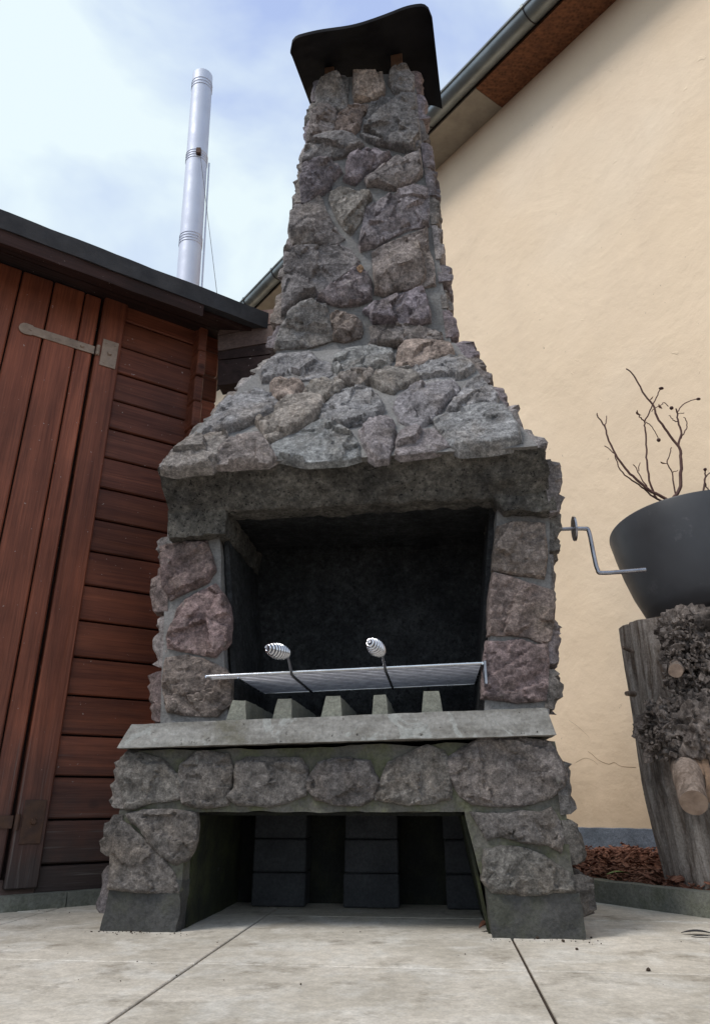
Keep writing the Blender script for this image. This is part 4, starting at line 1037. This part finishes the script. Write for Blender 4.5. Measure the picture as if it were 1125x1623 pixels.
def stem(pts, r0, r1, dy=0, dy1=None, parent=rose):
    n = len(pts); dy1 = dy if dy1 is None else dy1
    q = smooth_path([S7(x, y, dy+(dy1-dy)*i/max(1, n-1)) for i, (x, y) in enumerate(pts)], 4)
    q = [p+.0012*npv([random.gauss(0, 1) for _ in range(3)]) for p in q]
    return mk('stem', *tube(q, list(1.2*np.linspace(r0, r1, len(q))), 7), M['twig'], parent, True)
m1 = stem([(668,960),(668,880),(720,800),(730,700),(730,600),(715,545),(650,460),(590,370),(565,300),(505,225),(455,125),(410,90)], .0060, .0020, 0, -.03)
stem([(715,545),(730,470),(712,400),(708,350),(700,325)], .0036, .0022, -.01)
stem([(730,495),(755,450),(765,410),(747,370)], .0020, .0014, -.01)
stem([(668,890),(640,850),(560,810),(480,745),(420,690),(360,610),(310,510),(285,430),(245,370),(240,350)], .0052, .0018, 0, .03)
stem([(285,435),(292,400),(295,365)], .0018, .0013, .03)
stem([(640,870),(570,840),(500,780),(430,730),(375,680),(340,590),(285,540)], .0032, .0014, .02)
stem([(585,850),(555,770),(530,650),(528,560),(522,450),(518,400),(545,350),(570,290),(600,230),(612,205)], .0034, .0016, .05, .02)
stem([(518,400),(490,370),(472,335)], .0024, .0018, .03)
stem([(525,400),(560,430),(590,480),(600,500)], .0016, .0012, .03)
stem([(545,800),(510,750),(480,690),(452,650)], .0022, .0014, .05)
stem([(478,690),(488,640)], .0015, .0012, .05)
stem([(740,890),(690,790),(680,700),(650,640),(665,590),(672,550)], .0026, .0014, .04)
stem([(680,700),(715,680)], .0014, .001, .04)
stem([(655,310),(630,288),(620,300),(575,320),(560,340)], .0014, .0012, -.02)
stem([(708,345),(740,300),(790,275),(830,267)], .0018, .0013, -.02)
stem([(708,400),(680,385),(662,362)], .0018, .0013, -.01)
stem([(750,350),(705,352)], .0013, .001, -.01)
stem([(800,900),(815,860),(832,840)], .0016, .0012, .05)
stem([(850,900),(862,800),(872,720),(870,690)], .0034, .0022, .05)
stem([(870,900),(900,810),(960,760)], .005, .003, .05)
stem([(895,810),(875,770),(872,730),(905,690),(960,640)], .0022, .0015, .05)
stem([(1000,920),(1010,700),(980,560),(1040,420)], .005, .002, .1)
stem([(1150,920),(1170,700),(1230,560),(1210,430)], .005, .002, .05)
for x, y, r, s, dy in ((615, 205, .0052, (1.4, 1, .9), .02), (832, 267, .0045, (1.4, 1, .9), -.02), (675, 320, .0055, (1, 1, 1), -.02), (600, 507, .0055, (1, 1, 1.1), .03), (871, 679, .0048, (1, 1, 1), .05), (1040, 415, .005, (1, 1, 1), .1)):
    mk('rose_hip', *ico(S7(x, y, dy), r*1.35, 2, .0008, 300, s), M['hip'], rose, True)
for x, y, dy, a in ((610, 310, -.02, 1.2), (630, 640, .03, .4), (560, 262, -.01, 2.2), (482, 352, .03, .8)):
    p = S7(x, y, dy); L = .012; v_ = []
    for i in range(7):
        t = i/6; w = .005*math.sin(math.pi*t); q = npv([math.cos(a)*(t-.5)*2*L, .003*math.sin(4*t), -math.sin(a)*(t-.5)*2*L])
        v_ += [p+q+npv([w, .002, w*.4]), p+q-npv([w, -.002, w*.4]), p+q+npv([0, -.0015, 0])]
    f_ = []
    for i in range(6): a_ = i*3; f_ += [(a_, a_+3, a_+4, a_+1), (a_+1, a_+4, a_+5, a_+2), (a_+2, a_+5, a_+3, a_)]
    mk('dry_leaf', v_, f_, M['leafbrown'], rose, True)

# ------------------------------------------------------------------ small things on the ground
def leaf(name, c, L, w, yaw, mat, lab, curl=.25, tilt=0, cat='leaf'):
    v_ = []; f_ = []; n = 10; a = npv([math.cos(yaw), math.sin(yaw), 0]); b = npv([-math.sin(yaw), math.cos(yaw), 0])
    for i in range(n+1):
        t = i/n; ww = w*math.sin(math.pi*min(.97, max(.03, t)))**.8
        for s in (-1, -.5, 0, .5, 1):
            v_.append(c+a*(t-.5)*L+b*ww*s+Z*(abs(s)*ww*curl*1.4+.25*curl*L*math.sin(math.pi*t)+tilt*t*L))
    m = len(v_); v_ += [p-Z*.0006 for p in v_]
    for i in range(n):
        for j in range(4):
            q = (i*5+j, (i+1)*5+j, (i+1)*5+j+1, i*5+j+1); f_.append(q); f_.append(tuple(x+m for x in q[::-1]))
    return tag(mk(name, v_, f_, mat, None, True), lab, cat)
leaf('green_leaf', SP(981, 1392, 2.66)*npv([1, 1, 0])+Z*.078, .085, .016, .15, M['leafgreen'], 'bright green leaf lying on the concrete kerb', .2)
leaf('dry_leaf', ground(770, 1470, .008), .045, .012, .5, M['leafbrown'], 'small brown dry leaf by the right foot of the barbecue', .5)
leaf('dead_leaf', ground(1104, 1479, .003), .075, .010, -.2, M['felt'], 'black shrivelled leaf on the paving at lower right', .2)
leaf('dry_leaf', ground(1110, 1484, .002), .05, .006, .1, M['felt'], 'thin dark leaf scrap just below the black leaf', .1)
tw = [ground(1060, 1410, .09), SP(1075, 1392, 2.2), SP(1083, 1384, 2.2)]
tag(mk('twig', *tube(smooth_path([ke0+kd*.42+kn3*.10+Z*.075, ke0+kd*.47+kn3*.14+Z*.10, ke0+kd*.50+kn3*.16+Z*.125], 4), [.003]*9, 6), M['peel'], None, True), 'pale broken twig leaning in the mulch beside the stump', 'twig')
gr_ = []
for k in range(170):
    a = random.uniform(-1.2, 1.2); b = random.uniform(1.5, 2.6)
    if k < 90: q = B(random.choice((random.uniform(-.62, -.36), random.uniform(.35, .62))), random.gauss(-.02, .02), 0); a, b = q[0], q[1]
    r = random.uniform(.0006, .0020) if random.random() < .93 else random.uniform(.003, .005)
    gr_.append(ico((a, b, r*.5), r, 1, r*.5, 300, (1, 1, .7)))
v_, f_ = join(gr_); tag(mk('grit', v_, f_, M['earth']), 'dark crumbs of soil and grit scattered over the paving', kind='stuff')
